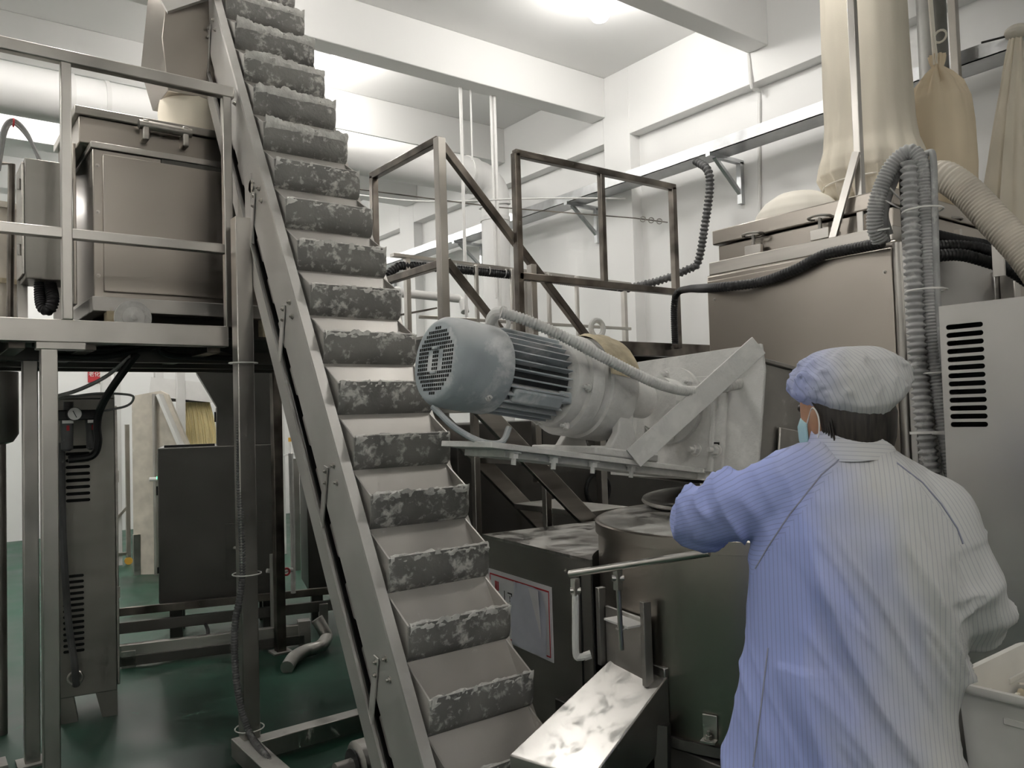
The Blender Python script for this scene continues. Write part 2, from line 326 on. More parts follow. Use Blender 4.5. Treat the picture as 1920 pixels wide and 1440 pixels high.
# ================================================================ bucket elevator
AN = math.radians(59.2); CA, SA = math.cos(AN), math.sin(AN)
def ev(s, h, x): return V((x, 2.17+CA*s-SA*h, .43+SA*s+CA*h))
EA, EN = V((0, CA, SA)), V((0, -SA, CA))
el = thing('bucket_elevator', 'tall inclined stainless bucket elevator with floury grey buckets', 'conveyor', (1.5, 2.6, 0))
XL, XR = 1.27, 1.75
def plate(x0, x1, h0, h1, s0, s1): return MB().prism([(s0, h0), (s1, h0), (s1, h1), (s0, h1)], ev(0, 0, x0), EA, EN, X*(x1-x0))
plate(XL-.018, XL, -.175, .012, -.45, 4.3).build('side_plate', 'elev', el, bev=.002)
plate(XL-.018, XL+.022, .012, .022, -.45, 4.3).build('side_flange', 'elev', el)
plate(XR-.05, XR-.034, -.175, -.045, -.45, 4.3).build('side_plate', 'elev', el, bev=.002)
ch = plate(XL-.018, XL-.010, -.335, -.238, -.45, 3.52)
ch.v += []; c2 = plate(XL-.028, XL-.010, -.243, -.238, -.45, 3.52); ch.add(c2.v, c2.f)
ch.build('return_channel', 'elev', el)
plate(XR+.01, XR+.018, -.325, -.215, -.45, 3.52).build('return_channel', 'elev', el)
plate(XL+.02, XR-.01, -.035, -.02, -.45, 4.2).build('belt', 'bucketin', el)
plate(XL+.02, XR-.01, -.30, -.29, -.45, 4.1).build('return_belt', 'black', el)
# return-side buckets glimpsed through the gap
PITCH_B = .2385
for k in range(-1, 17):
    s0 = .02+PITCH_B*k
    poly = [(s0+.03, -.165), (s0+.17, -.165), (s0+.20, -.19), (s0+.19, -.25), (s0+.06, -.25), (s0+.02, -.20)]
    MB().prism(poly, ev(0, 0, XL+.01), EA, EN, X*(XR-XL-.03)).build('return_bucket', 'bucketin', el, bev=.006)
# buckets: front shell, two cheeks, smooth lining; flour crust on the lip as a sub-part
BX0, BX1 = XL+.035, XR-.03
def bucket_mesh(seed):
    out = []
    prof = [(.075, -.012), (.078, .010), (.088, .026), (.106, .045), (.165, .082)]        # (s, h) underside to lip
    shell = MB(); n = len(prof); th = .006; W = BX1-BX0; cols = [0, .012, .03, W*.25, W*.5, W*.75, W-.03, W-.012, W]
    def ring(ofs, e):
        return [[V((x, CA*(s+e[0])-SA*(h+e[1]-(.012 if i in (0, len(cols)-1) else .003 if i in (1, len(cols)-2) else 0)*(j/4)), SA*(s+e[0])+CA*(h+e[1]-(.012 if i in (0, len(cols)-1) else .003 if i in (1, len(cols)-2) else 0)*(j/4)))) for j, (s, h) in enumerate(prof)] for i, x in enumerate(cols)]
    A = ring(0, (0, 0)); B = ring(0, (.006, -.003)); m = len(cols)
    vs = [p for r in A for p in r] + [p for r in B for p in r]; fs = []
    for i in range(m-1):
        for j in range(n-1):
            a = i*n+j; fs.append((a, a+1, a+n+1, a+n)); b = a+m*n; fs.append((b, b+n, b+n+1, b+1))
        a = i*n+n-1; fs.append((a, a+m*n, a+m*n+n, a+n))
    shell.add(vs, fs); out.append(('front_shell', 'bucket', shell))
    for x in (0.004, W-.004):
        c = MB().prism([(.075, -.012), (.088, .020), (.106, .036), (.163, .070), (.315, -.014)], V((x-.003, 0, 0)), V((0, CA, SA)), V((0, -SA, CA)), X*.006)
        out.append(('cheek', 'bucketin', c))
    ln = MB().prism([(.075, -.020), (.315, -.020), (.315, -.012), (.12, -.008), (.075, -.012)], V((0, 0, 0)), V((0, CA, SA)), V((0, -SA, CA)), X*W)
    out.append(('back_wall', 'bucketin', ln))
    return out
def crust(seed, big):
    r = random.Random(seed); mb = MB(); N = 44; W = BX1-BX0; rows = []
    sec = [(.140, .068), (.150, .076), (.160, .082), (.170, .086), (.176, .078), (.165, .066), (.150, .052)]
    for i in range(N+1):
        x = .004+(W-.008)*i/N; ring = []
        for j, (s, h) in enumerate(sec):
            q = V((x*26+seed*7, j*.9, seed)); a = (mnoise.noise(q)*.7+mnoise.noise(q*2.7)*.4)
            t = -.010+.022*max(0, a+(.62 if big > 1 else .16)+.10*(big == 1))+(.012*max(0, math.sin(math.pi*i/N*2.2+seed)) if big > 1 and j in (1, 2, 3) else 0)
            if j in (0, 6): t = -.012 + .010*max(0, a)
            dr = V((0, CA, SA))*(.6 if j in (2, 3, 4) else .1) + V((0, -SA, CA))*(.9 if j < 4 else .2)
            ring.append(V((x, CA*s-SA*h, SA*s+CA*h)) + dr*t)
        rows.append(ring)
    vs = [p for r_ in rows for p in r_]; m = len(sec)
    mb.add(vs, [(i*m+j, (i+1)*m+j, (i+1)*m+j+1, i*m+j+1) for i in range(N) for j in range(m-1)]); return mb
proto = [(n, m, b.build(n, m, None)) for n, m, b in bucket_mesh(0)]
crusts = [crust(k, 2 if k > 4 else k % 2).build('flour_crust', 'flour', None, smooth=60) for k in range(8)]
for n, m, o in proto: COL.objects.unlink(o)
for o in crusts: COL.objects.unlink(o)
for k in range(-1, 17):
    o0 = ev(PITCH_B*k, 0, BX0); first = None
    for n, m, src in proto:
        o = src.copy(); COL.objects.link(o); o.name = 'bucket' if first is None else n
        if first is None: first = o; o.parent = el; o.location = o0-ROOT[el]
        else: o.parent = first
    c = crusts[k % 5 if k < 11 else 5+k % 3].copy(); COL.objects.link(c); c.name = 'flour_crust'; c.parent = first
for n, m, o in proto: bpy.data.objects.remove(o)
for o in crusts: bpy.data.objects.remove(o)
# diagonal straps with bolts tying the return channel to the plate
for s in (.30, 1.02, 1.78, 2.42, 3.05, 3.6):
    b = MB().bar(ev(s-.10, -.245, XL-.024), ev(s+.07, -.085, XL-.024), .005, .032, up=EN)
    o = b.build('strap', 'elev', el)
    for a_, h_ in ((.055, -.095), (.02, -.12)): MB().hexbolt(ev(s+a_, h_, XL-.026), -X, .008, .006).build('bolt', 'tube', o)
    for a_, h_ in ((-.02, -.045), (.045, -.035)): MB().hexbolt(ev(s+a_, h_, XL-.018), -X, .009, .008).build('bolt', 'tube', el)
# supports
PX, PY = 1.215, 3.60
MB().bb(PX-.037, PX+.037, PY-.037, PY+.037, .10, 2.42).build('support_post', 'tube', el, bev=.004)
MB().bb(PX+.030, PX+.042, PY-.05, PY+.03, 2.30, 2.62).build('post_bracket', 'elev', el)
MB().cyl((PX+.03, PY-.05, 2.56), (PX+.075, PY-.05, 2.56), .03, 16).build('pivot_bolt', 'tube', el)
MB().bb(PX-.07, PX+.02, 2.70, 3.64, .02, .10).build('foot_beam', 'steelw', el, bev=.004)
MB().bb(PX+.02, 1.95, 3.52, 3.60, .02, .10).build('foot_beam', 'steelw', el, bev=.004)
MB().bb(1.80, 1.86, 2.6, 3.52, .02, .10).build('foot_beam', 'steelw', el, bev=.004)
MB().bb(1.80, 1.86, 3.52, 3.58, .10, 2.0).build('support_post', 'tube', el, bev=.004)
for x, y in ((PX-.03, 2.8), (PX, 3.56), (1.83, 3.56), (1.83, 2.7)): MB().cyl((x, y, 0), (x, y, .03), .035, 12).build('foot_pad', 'black', el)
# boot housing at the bottom
MB().prism([(-.15, -.36), (-.15, .10), (-.40, .10), (-.46, -.05), (-.46, -.36)], ev(0, 0, XL-.03), EA, EN, X*.012).build('boot_side', 'elev', el)
# head chute at the top
MB().loft([[V(p) for p in r] for r in ([(1.06, 4.20, 3.18), (1.36, 4.20, 3.18), (1.36, 4.52, 3.18), (1.06, 4.52, 3.18)], [(1.02, 4.14, 3.42), (1.42, 4.14, 3.42), (1.42, 4.60, 3.42), (1.02, 4.60, 3.42)], [(1.10, 4.16, 4.10), (1.40, 4.16, 4.10), (1.40, 4.66, 4.10), (1.10, 4.66, 4.10)])]).build('discharge_chute', 'steelh', el, bev=.004)
MB().bar((1.02, 4.12, 3.58), (1.27, 4.06, 3.72), .03, .09).build('chute_band', 'elev', el)
MB().loft([[V((1.21+.15*math.cos(a)*k, 4.36+.16*math.sin(a)*k, z)) for a in [i*math.pi/12 for i in range(24)]] for z, k in ((3.2, 1), (3.12, 1.06), (3.04, .98), (2.93, 1.1))]).build('cloth_sleeve', 'canvas', el)
# drive motor of the boot, low on the floor
t = thing('boot_drive_motor', 'dusty cylindrical drive motor on the floor beside the elevator foot', 'motor', (1.1, 2.45, 0))
c = at(690, 1428, X=1.36)
MB().rev([(.055, -.06), (.085, -.045), (.085, .26)], c, X, 24).build('casing', 'steelw', t)
MB().rev([(.03, -.13), (.03, -.06)], c, X, 16).build('shaft', 'steeld', t)
MB().rev([(.062, -.064), (.062, -.06)], c, X, 24).build('end_opening', 'black', t)
MB().bb(c.x-.05, c.x+.14, c.y-.08, c.y+.08, 0, c.z-.06).build('foot', 'steelw', t)
MB().ball(c+V((-.20, .02, -.03)), (.06, .05, .04), 14, 8).build('coupling', 'steelw', t)
# ================================================================ steel platform on the left
PF = 3.72; DT = 1.94
pf = thing('steel_platform', 'stainless work platform on square posts with a guard rail', 'platform', (.4, 4.4, 0))
MB().bb(-1.6, 1.19, PF, PF+.06, 1.845, DT).build('edge_beam', 'tube', pf, bev=.004)
MB().bb(-1.6, 1.95, 5.24, 5.30, 1.83, DT).build('edge_beam', 'tubed', pf, bev=.004)
MB().bb(-1.6, 1.95, 3.95, 5.24, DT-.035, DT-.02).build('deck_sheet', 'dark', pf)
MB().bb(-1.6, 1.19, PF+.06, 3.95, DT-.035, DT-.02).build('deck_sheet', 'dark', pf)
for x in (-1.0, -.3, .36, .62, 1.14, 1.9): MB().bb(x-.03, x+.03, (PF+.06) if x < 1.2 else 3.95, 5.24, 1.82, DT-.035).build('joist', 'tubed', pf, bev=.003)
for y in (4.2, 4.62, 4.95): MB().bb(-1.6, 1.95, y-.025, y+.025, 1.80, 1.86).build('cross_beam', 'dark', pf, bev=.003)
for x, y, mt in ((.467, PF+.03, 'tube'), (-1.4, PF+.03, 'tube'), (.30, 4.30, 'tube'), (.45, 4.22, 'tube'), (-1.4, 5.2, 'tube'), (.2, 5.2, 'tubed'), (1.93, 5.10, 'tubed')):
    MB().bb(x-.03, x+.03, y-.03, y+.03, 0, 1.845).build('post', mt, pf, bev=.004)
    MB().bb(x-.06, x+.06, y-.06, y+.06, 0, .012).build('base_plate', 'steelw', pf)
MB().bb(.42, .60, PF-.004, PF+.06, 1.815, 1.845).build('cap_plate', 'tube', pf, bev=.003)
MB().bar((-1.6, PF+.02, 3.045), (1.235, PF+.02, 3.045), .045, .055).build('hand_rail', 'tube', pf, bev=.006)
MB().bar((-1.6, PF+.02, 2.30), (1.20, PF+.02, 2.30), .035, .045).build('mid_rail', 'tube', pf, bev=.005)
for x in (-1.3, -.4, .535, 1.20): MB().bb(x-.02, x+.02, PF, PF+.04, DT, 3.02).build('rail_post', 'tube', pf, bev=.004)
# steaming cabinet standing on it
sx0, sx1, sy0, sy1 = .70, 1.75, 4.12, 4.75
st = thing('steamer_cabinet', 'boxy stainless steamer with a big smooth front panel on the platform', 'machine', (1.2, 4.4, DT-.02))
MB().bb(sx0, sx1, sy0, sy1, 2.07, 2.80).build('body', 'steelh', st, bev=.005)
MB().bb(sx0+.04, sx1-.04, sy0-.018, sy0, 2.125, 2.775).build('front_panel', 'steelh', st, bev=.004)
MB().bb(sx0-.01, sx1, sy0-.012, sy1, 2.80, 2.83).build('top_flange', 'steel', st, bev=.003)
MB().bb(sx0-.05, sx1, sy0+.04, sy1+.05, 2.83, 2.96).build('hood', 'steelh', st, bev=.006)
MB().bb(sx0-.07, sx1, sy0+.02, sy1+.06, 2.96, 3.0).build('hood_rim', 'steel', st, bev=.004)
MB().bb(sx0-.01, sx1, sy0-.02, sy0+.06, 2.03, 2.10).build('base_frame', 'steelw', st, bev=.004)
MB().bb(sx0-.01, sx0+.05, sy0+.06, sy1, 2.03, 2.10).build('base_frame', 'steelw', st, bev=.004)
MB().bb(sx0-.06, sx0-.045, sy0+.16, sy1, 2.08, 2.86).build('side_cover', 'steelh', st, bev=.003)
for x in (.915, 1.10): MB().bb(x, x+.03, sy0-.03, sy0+.05, 2.875, 2.975).build('hinge_lug', 'steel', st, bev=.006)
MB().bb(sx0, sx1, sy1-.03, sy1, DT-.02, 2.07).build('dark_gap_panel', 'dark', st)  # added dark panel, blocks the bright view through under the steamer
MB().bb(sx0+.1, sx1, sy0+.30, sy0+.33, DT-.02, 2.07).build('dark_gap_bar', 'dark', st)  # second dark piece added to keep the gap under the steamer dark
MB().cyl((.90, sy0-.012, 2.95), (1.145, sy0-.012, 2.95), .023, 16).build('hinge_bar', 'steel', st)
MB().bb(1.0, sx1, sy0-.01, sy0+.01, 2.76, 2.80).build('door_lip', 'dark', st, bev=.006)
for x in (.86, 1.6):
    MB().cyl((x, sy0-.04, 2.005), (x, sy0+.01, 2.005), .082, 32).build('wheel', 'castw', st)
    MB().rev([(.05, 0), (.05, .006), (.012, .010), (.012, .018)], (x, sy0-.04, 2.005), -Y, 20).build('wheel_hub', 'castw', st)
    MB().bb(x-.11, x-.08, sy0-.02, sy0+.05, DT-.02, 2.05).build('wheel_fork', 'tan', st)
for z in (2.2, 2.5, 2.72): MB().hexbolt((sx0+.02, sy0-.001, z), -Y, .007, .005).build('bolt', 'steel', st)
# electric box left of the steamer
eb = thing('electric_box', 'slim brown-grey electric box beside the steamer on the platform', 'box', (.48, 4.3, DT))
MB().bb(.43, .60, 4.16, 4.40, 2.17, 2.72).build('box_body', 'cab', eb, bev=.004)
MB().bb(.418, .43, 4.17, 4.39, 2.19, 2.70).build('box_door', 'steel', eb, bev=.003)
for z in (2.28, 2.58): MB().cyl((.412, 4.2, z), (.412, 4.2, z+.05), .008, 8).build('hinge', 'steeld', eb)
MB().bb(.42, .46, 4.36, 4.40, DT-.02, 2.2).build('stand', 'tube', eb); MB().bb(.57, .61, 4.36, 4.40, DT-.02, 2.2).build('stand', 'tube', eb)
q = at(78, 520, Y=4.26)
one(MB().ribbed([q+Z*.06, at(76, 545, Y=4.25), at(80, 575, Y=4.22), at(92, 580, Y=4.2), at(99, 560, Y=4.2), at(92, 538, Y=4.25)+Z*.03], .028, .012, .15), 'corrugated_hose', 'black', 'black corrugated hose looping under the electric box on the platform', 'hose', smooth=50)
c = thing('cable_loop', 'grey cables arching over the electric box at the left edge', 'cable', at(75, 300, Y=4.25))
for k in range(3):
    MB().tube(spline([at(-10+4*k, 320, Y=4.3), at(4+3*k, 245+3*k, Y=4.3), at(25, 224+4*k, Y=4.3), at(52, 250+4*k, Y=4.28), at(74+2*k, 304, Y=4.28)], 8), .007, 8).build('cable', 'hosew', c)
MB().torus(at(25, 230, Y=4.3), X, .018, .004, 12, 5).build('cable_tie', 'red', c)
# beige upright cylinder and dark pipe rack at the far left edge
t = thing('beige_cylinder', 'beige upright cylinder on the platform at the left edge', 'cylinder', (.36, 4.75, DT))
q = at(2, 500, Y=4.75)
MB().cyl((q.x, 4.75, DT-.02), (q.x, 4.75, 2.60), .085, 24).build('barrel', 'hosec', t); MB().cyl((q.x, 4.75, 2.60), (q.x, 4.75, 2.63), .092, 24).build('rim', 'hosec', t)
MB().cyl((q.x, 4.75, 2.22), (q.x, 4.75, 2.245), .094, 24).build('band', 'tan', t)
a, b, c_ = at(-15, 305, Y=4.5), at(22, 308, Y=4.5), at(17, 430, Y=4.5)
one(MB().tube([a, b, V((c_.x, 4.5, DT-.02))], .016, 8), 'pipe_rail', 'tubed', 'dark bent pipe at the left edge above the beige cylinder', 'pipe')
t = thing('gas_cylinder', 'grey rounded cylinder hanging under the platform at the left edge', 'cylinder', (.2, 4.6, 0))
q = at(2, 700, Y=4.6); MB().rev([(.03, 0), (.06, .01), (.085, .05), (.085, .36)], (q.x, 4.72, 1.42), Z, 24).build('barrel', 'cab', t)
MB().cyl((q.x, 4.72, 0), (q.x, 4.72, 1.44), .03, 12).build('standpipe', 'cab', t)
# cables under the deck
cb = thing('cable_bundle', 'black cables sagging under the platform deck', 'cable', at(300, 660, Y=4.0))
for pts in ([(100, 668), (200, 668), (260, 655), (330, 640)], [(330, 642), (300, 655), (330, 668), (440, 672)], [(345, 640), (400, 650), (440, 662), (455, 678)], [(60, 645), (180, 655), (290, 645), (350, 632)]):
    MB().tube(spline([at(x, y, Y=4.05) for x, y in pts], 8), .014, 8).build('cable', 'black', cb)
one(MB().tube(spline([at(258, 662, Y=4.08), at(240, 685, Y=4.1), at(205, 735, Y=4.2), at(187, 770, Y=4.32), at(182, 800, Y=4.36), at(184, 830, Y=4.37), at(172, 855, Y=4.38), at(128, 862, Y=4.39)], 8), .018, 10), 'air_hose', 'black', 'thick black air hose curving down to the regulator on the slotted cabinet', 'hose')
one(MB().tube(spline([at(245, 668, Y=4.08), at(200, 705, Y=4.2), at(150, 730, Y=4.2), at(108, 743, Y=4.25)], 8), .009, 8), 'grey_hose', 'hosew', 'thin grey hose slanting below the platform deck', 'hose')
one(MB().tube(spline([at(110, 748, Y=4.4), at(180, 738, Y=4.4), at(240, 740, Y=4.4), at(250, 748, Y=4.4), at(235, 762, Y=4.4), at(183, 772, Y=4.38)], 8), .006, 8), 'thin_hose', 'hosew', 'thin pale hose looping over the top of the slotted cabinet', 'hose')
# conduit strapped to the elevator post
t = thing('strapped_conduit', 'grey corrugated conduit strapped along the elevator post', 'conduit', (1.16, 3.5, .1))
p = [at(455, 672, Y=3.66), at(452, 720, Y=3.60), at(450, 900, Y=3.58), at(455, 1075, Y=3.575), at(440, 1180, Y=3.57), at(445, 1290, Y=3.57), at(466, 1370, Y=3.55), at(500, 1420, Y=3.35), at(530, 1460, Y=3.2)]
MB().ribbed(p, .016, .012, .15, 10).build('hose', 'hosed', t, smooth=50)
for px, py in ((455, 680), (455, 1078), (466, 1368)): q = at(px+12, py, Y=3.56); MB().torus(V((PX, PY, q.z)), Z, .062, .003, 20, 5).build('cable_tie', 'brass', t)
# ================================================================ machines under the platform
def rot(o, a):
    o = V(o); R = Matrix.Rotation(a, 3, 'Z'); return lambda mb: (setattr(mb, 'v', [o + R @ p for p in mb.v]), mb)[1]
def slot_shape(a, b, o, w, h, n=6):
    """rounded slot outline in plane (a, b), w long, h tall"""
    r = h/2; pts = []
    for i in range(n+1): t = -math.pi/2+math.pi*i/n; pts.append((w/2-r+r*math.cos(t), r*math.sin(t)))
    for i in range(n+1): t = math.pi/2+math.pi*i/n; pts.append((-w/2+r+r*math.cos(t), r*math.sin(t)))
    return pts
# slotted control cabinet
T = rot((.872, 4.60, 0), math.radians(-11))
cb = thing('control_cabinet', 'tall narrow grey control cabinet with vent slots under the platform', 'cabinet', (.7, 4.7, 0))
T(MB().bb(-.26, 0, 0, .42, .13, 1.64)).build('cabinet_body', 'cab', cb, bev=.004)
T(MB().bb(-.26, 0, .001, .42, 1.64, 1.66)).build('cabinet_top', 'cab', cb, bev=.003)
T(MB().prism([(-.26, 0), (-.18, 0), (-.20, .13), (-.26, .13)], (0, .01, 0), X, Z, Y*.05)).build('foot', 'cab', cb)
T(MB().prism([(-.07, 0), (0, 0), (0, .13), (-.10, .13)], (0, .01, 0), X, Z, Y*.05)).build('foot', 'cab', cb)
T(MB().bb(0, .012, .03, .40, .15, 1.60)).build('door_edge', 'steel', cb, bev=.002)
for k in range(14):
    z = .36+.029*k; o = T(MB().prism(slot_shape(0, 0, 0, .095, .014), (-.195, -.003, z), X, Z, Y*.006)); o.build('vent_slot', 'void', cb)
for k in range(9):
    z = 1.12+.034*k; o = T(MB().prism(slot_shape(0, 0, 0, .11, .016), (-.17, -.003, z), X, Z, Y*.006)); o.build('vent_slot', 'void', cb)
T(MB().torus((-.19, -.004, .225), Y, .032, .007, 20, 8)).build('gland_ring', 'steel', cb)
T(MB().bb(.010, .018, -.004, .006, .60, .66)).build('latch', 'steel', cb); T(MB().bb(.010, .018, -.004, .006, 1.20, 1.26)).build('latch', 'steel', cb)
p = [at(115, 830, Y=4.5), at(118, 1000, Y=4.52), at(128, 1160, Y=4.54), at(139, 1240, Y=4.55), at(143, 1285, Y=4.6)]
one(MB().tube(spline(p, 8), .017, 10), 'supply_hose', 'hosed', 'dark hose running down the front of the slotted control cabinet', 'hose')
# air filter regulator hanging on it
ar = thing('air_regulator', 'black air filter regulator with round dial on the control cabinet', 'regulator', at(150, 800, Y=4.45))
c = at(150, 780, Y=4.42); c2 = at(140, 776, Y=4.37)
MB().bb(c.x-.10, c.x+.09, 4.40, 4.47, c.z-.02, c.z+.03).build('manifold', 'black', ar, bev=.006)
for dx in (-.055, .055):
    MB().rev([(.012, -.15), (.026, -.14), (.028, -.02), (.030, 0)], (c.x+dx, 4.435, c.z-.02), Z, 20).build('filter_bowl', 'hosed', ar)
    MB().bb(c.x+dx-.024, c.x+dx+.024, 4.402, 4.41, c.z-.035, c.z-.02).build('band', 'white', ar)
    MB().bb(c.x+dx-.006, c.x+dx+.006, 4.402, 4.408, c.z-.07, c.z-.045).build('red_mark', 'red', ar)
MB().cyl((c.x-.05, 4.42, c.z+.03), (c.x-.05, 4.42, c.z+.07), .022, 14).build('knob', 'black', ar)
g = MB().cyl(c2, c2+Y*.03, .033, 28).build('dial_case', 'black', ar); MB().cyl(c2-Y*.002, c2, .030, 28).build('dial_face', 'white', g)
MB().bar(c2-Y*.004+V((-.008, 0, .015)), c2-Y*.004+V((.008, 0, -.018)), .002, .003).build('needle', 'ink', g)
# extruder
ux = V((math.cos(math.radians(-16.5)), math.sin(math.radians(-16.5)), 0)); T = rot((1.345, 5.72, 0), math.radians(-16.5))
ex = thing('extruder_cabinet', 'dark grey machine cabinet with flared hopper neck and green light', 'machine', (1.7, 5.8, 0))
T(MB().bb(0, .78, 0, .62, .27, 1.335)).build('cabinet_body', 'dark', ex, bev=.006)
T(MB().bb(-.006, 0, .03, .60, .30, 1.30)).build('side_door', 'steeld', ex, bev=.003)
nk = T(MB().loft([[V(q) for q in r] for r in ([(.38, .02, 1.335), (.78, .02, 1.335), (.78, .5, 1.335), (.38, .5, 1.335)], [(.38, .02, 1.60), (.78, .02, 1.60), (.78, .5, 1.60), (.38, .5, 1.60)], [(.24, -.02, 1.86), (.92, -.02, 1.86), (.92, .6, 1.86), (.24, .6, 1.86)])])).build('hopper_neck', 'dark', ex, bev=.004)
T(MB().bb(.372, .38, .03, .49, 1.34, 1.60)).build('neck_cover', 'steeld', ex, bev=.002)
T(MB().bb(.50, .66, .014, .02, 1.64, 1.80)).build('inspection_plate', 'dark', ex, bev=.002)
T(MB().bb(.36, .375, .06, .09, 1.50, 1.57)).build('latch', 'black', ex)
T(MB().bb(.42, .76, -.004, 0, .42, .80)).build('access_door', 'dark', ex, bev=.002); T(MB().ball((.48, -.008, .63), .014)).build('door_knob', 'tube', ex)
T(MB().bb(.04, .36, .02, .05, 1.336, 1.352)).build('top_seal', 'black', ex)
M['led'] = glow('green_light', (.05, 1, .25), 6)
T(MB().cyl((-.006, .13, 1.13), (-.014, .13, 1.13), .010, 12)).build('indicator_light', 'led', ex)
T(MB().cyl((-.006, .16, .56), (-.009, .16, .56), .055, 20)).build('red_reflection', 'red', ex)  # flat red disc painted in place of a blurred red reflection
T(MB().bb(-.012, 0, .02, .032, 1.02, 1.08)).build('door_lock', 'black', ex); T(MB().bb(-.012, 0, .02, .032, .50, .54)).build('door_lock', 'black', ex)
for x in (.1, .7):
    for y in (.08, .55): T(MB().bb(x-.04, x+.04, y-.04, y+.04, 0, .27)).build('leg', 'dark', ex)
# base frame rails on the floor
bf = thing('machine_base_frame', 'low steel channel frame on the green floor under the dark machine', 'frame', (1.9, 5.5, 0))
for (a, b, z, h, wd, mt) in (((-.35, -.12), (1.30, -.12), .30, .05, .03, 'tubed'), ((-.35, -.13), (1.30, -.13), .20, .07, .03, 'dark'), ((-.25, -.30), (.90, -.30), .10, .07, .05, 'tube'), ((-.25, -.33), (.90, -.33), .04, .06, .02, 'dark')):
    T(MB().bb(a[0], b[0], a[1]-wd/2, a[1]+wd/2, z-h/2, z+h/2)).build('rail', mt, bf, bev=.003)
T(MB().bb(.86, .94, -.34, -.26, 0, .16)).build('foot', 'steelw', bf, bev=.003); T(MB().bb(1.02, 1.08, -.16, -.10, 0, .22)).build('foot', 'steeld', bf, bev=.003); T(MB().bb(-.2, -.12, -.34, -.26, 0, .10)).build('foot', 'steelw', bf)
for x in (.28, .55): T(MB().tube(spline([(x, -.12, .18), (x+.02, -.2, .12), (x-.02, -.24, .06)], 6), .012, 8)).build('hose_stub', 'black', bf)
# floor hose
p = [at(594, 1160, Z=.20), at(606, 1180, Z=.13), at(612, 1195, Z=.08), at(600, 1212, Z=.06), at(575, 1220, Z=.05), at(552, 1232, Z=.045), at(538, 1252, Z=.03)]
one(MB().tube(spline(p, 8), .040, 14), 'drain_hose', 'steelw', 'thick grey drain hose bending onto the green floor behind the post', 'hose')
# dark machine behind the elevator
dm = thing('rear_cabinet', 'dark cabinet with a round dial port behind the elevator foot', 'cabinet', (2.5, 5.5, 0))
T(MB().bb(.98, 1.75, .10, .6, .26, 1.25)).build('cabinet_body', 'dark', dm, bev=.004)
T(MB().torus((1.12, .09, .82), Y, .085, .014, 24, 8)).build('round_port', 'black', dm)
T(MB().bb(1.28, 1.29, .085, .10, .3, 1.2)).build('door_edge', 'steeld', dm)
for k in range(7): T(MB().prism(slot_shape(0, 0, 0, .07, .016), (1.16, .096, .46+.04*k), X, Z, Y*.006)).build('vent_slot', 'void', dm)
for x in (1.05, 1.68): T(MB().bb(x-.04, x+.04, .2, .28, 0, .26)).build('leg', 'dark', dm)
pv = thing('valve_pipework', 'pale floury pipes with a red valve beside the rear cabinet', 'pipe', at(540, 1150, Y=5.25))
a = at(545, 850, Y=5.25); b = at(550, 1112, Y=5.25)
MB().tube([a, at(549, 1000, Y=5.25), b, ], .016, 10).build('upright', 'castw', pv); MB().tube([at(500, 1070, Y=5.22), at(520, 1072, Y=5.22), at(548, 1068, Y=5.24)], .014, 10).build('cross_pipe', 'castw', pv)
MB().cyl((at(513, 1120, Y=5.2).x, 5.2, .15), (at(513, 1120, Y=5.2).x, 5.2, .62), .022, 10).build('stub', 'steeld', pv)
q = at(537, 1072, Y=5.2); MB().torus(q, Y, .022, .007, 14, 6).build('valve_wheel', 'red', pv)
# far, brightly lit end of the hall seen under the platform
cg = thing('conveyor_guard', 'pale sloping sheet guard on a far conveyor behind the machines', 'machine', at(290, 1100, D=8))
o = at(250, 1000, D=8.0); a = _r.copy(); a.z = 0; a.normalize(); b_ = V((_f.x, _f.y, 0)).normalized()
k8 = 8.0/F
poly = [(0, -1.0), (0, 1.37), (.03, 1.44), (.29, 1.48), (.36, 1.44), (.70, .60), (.70, .30), (.46, .62), (.42, -1.0)]
MB().prism([(x, y) for x, y in poly], V((o.x, o.y, .35)), a, Z, b_*.04).build('guard_sheet', 'hosec', cg)
MB().bar(V((o.x, o.y, .35))+a*.30+Z*1.44-b_*.02, V((o.x, o.y, .35))+a*.66+Z*.55-b_*.02, .03, .16, up=b_).build('sloping_flange', 'white', cg)
MB().cyl(V((o.x, o.y, 0))+a*.24-b_*.03, V((o.x, o.y, 1.80))+a*.24-b_*.03, .022, 10).build('upright', 'tube', cg)
MB().cyl(V((o.x, o.y, .95))+a*.20-b_*.06, V((o.x, o.y, .95))+a*.36-b_*.06, .02, 10).build('handle', 'white', cg)
for x in (.03, .40): MB().bb(*(lambda q: (q.x-.03, q.x+.03, q.y-.03, q.y+.03, 0, .4))(V((o.x, o.y, 0))+a*x)).build('leg', 'tube', cg)
nr = thing('noodle_rack', 'rack with a curtain of yellow noodles hanging far behind the machines', 'rack', at(365, 1100, D=8.6))
q = at(338, 700, D=8.4); MB().bb(q.x-.04, q.x+.04, q.y-.03, q.y+.03, 0, 2.6).build('upright', 'white', nr)
q2 = at(470, 740, D=8.4); MB().bb(q2.x-.04, q2.x+.04, q2.y-.03, q2.y+.03, 0, 2.6).build('upright', 'white', nr)
MB().bar(at(285, 725, D=8.45), at(480, 745, D=8.45), .1, .2).build('top_beam', 'white', nr); MB().bar(at(300, 748, D=8.5), at(480, 752, D=8.5), .1, .05).build('dark_rod', 'dark', nr)
for k in range(34):
    x = 336+k*1.7; MB().tube(spline([at(x, 754, D=8.55), at(x+3+k*.2, 790, D=8.5+.05*rnd.random()), at(x+10+k*.25, 850, D=8.5), at(x+14+k*.3, 900, D=8.5)], 3), .0065, 5).build('noodle_strand', 'noodle', nr)
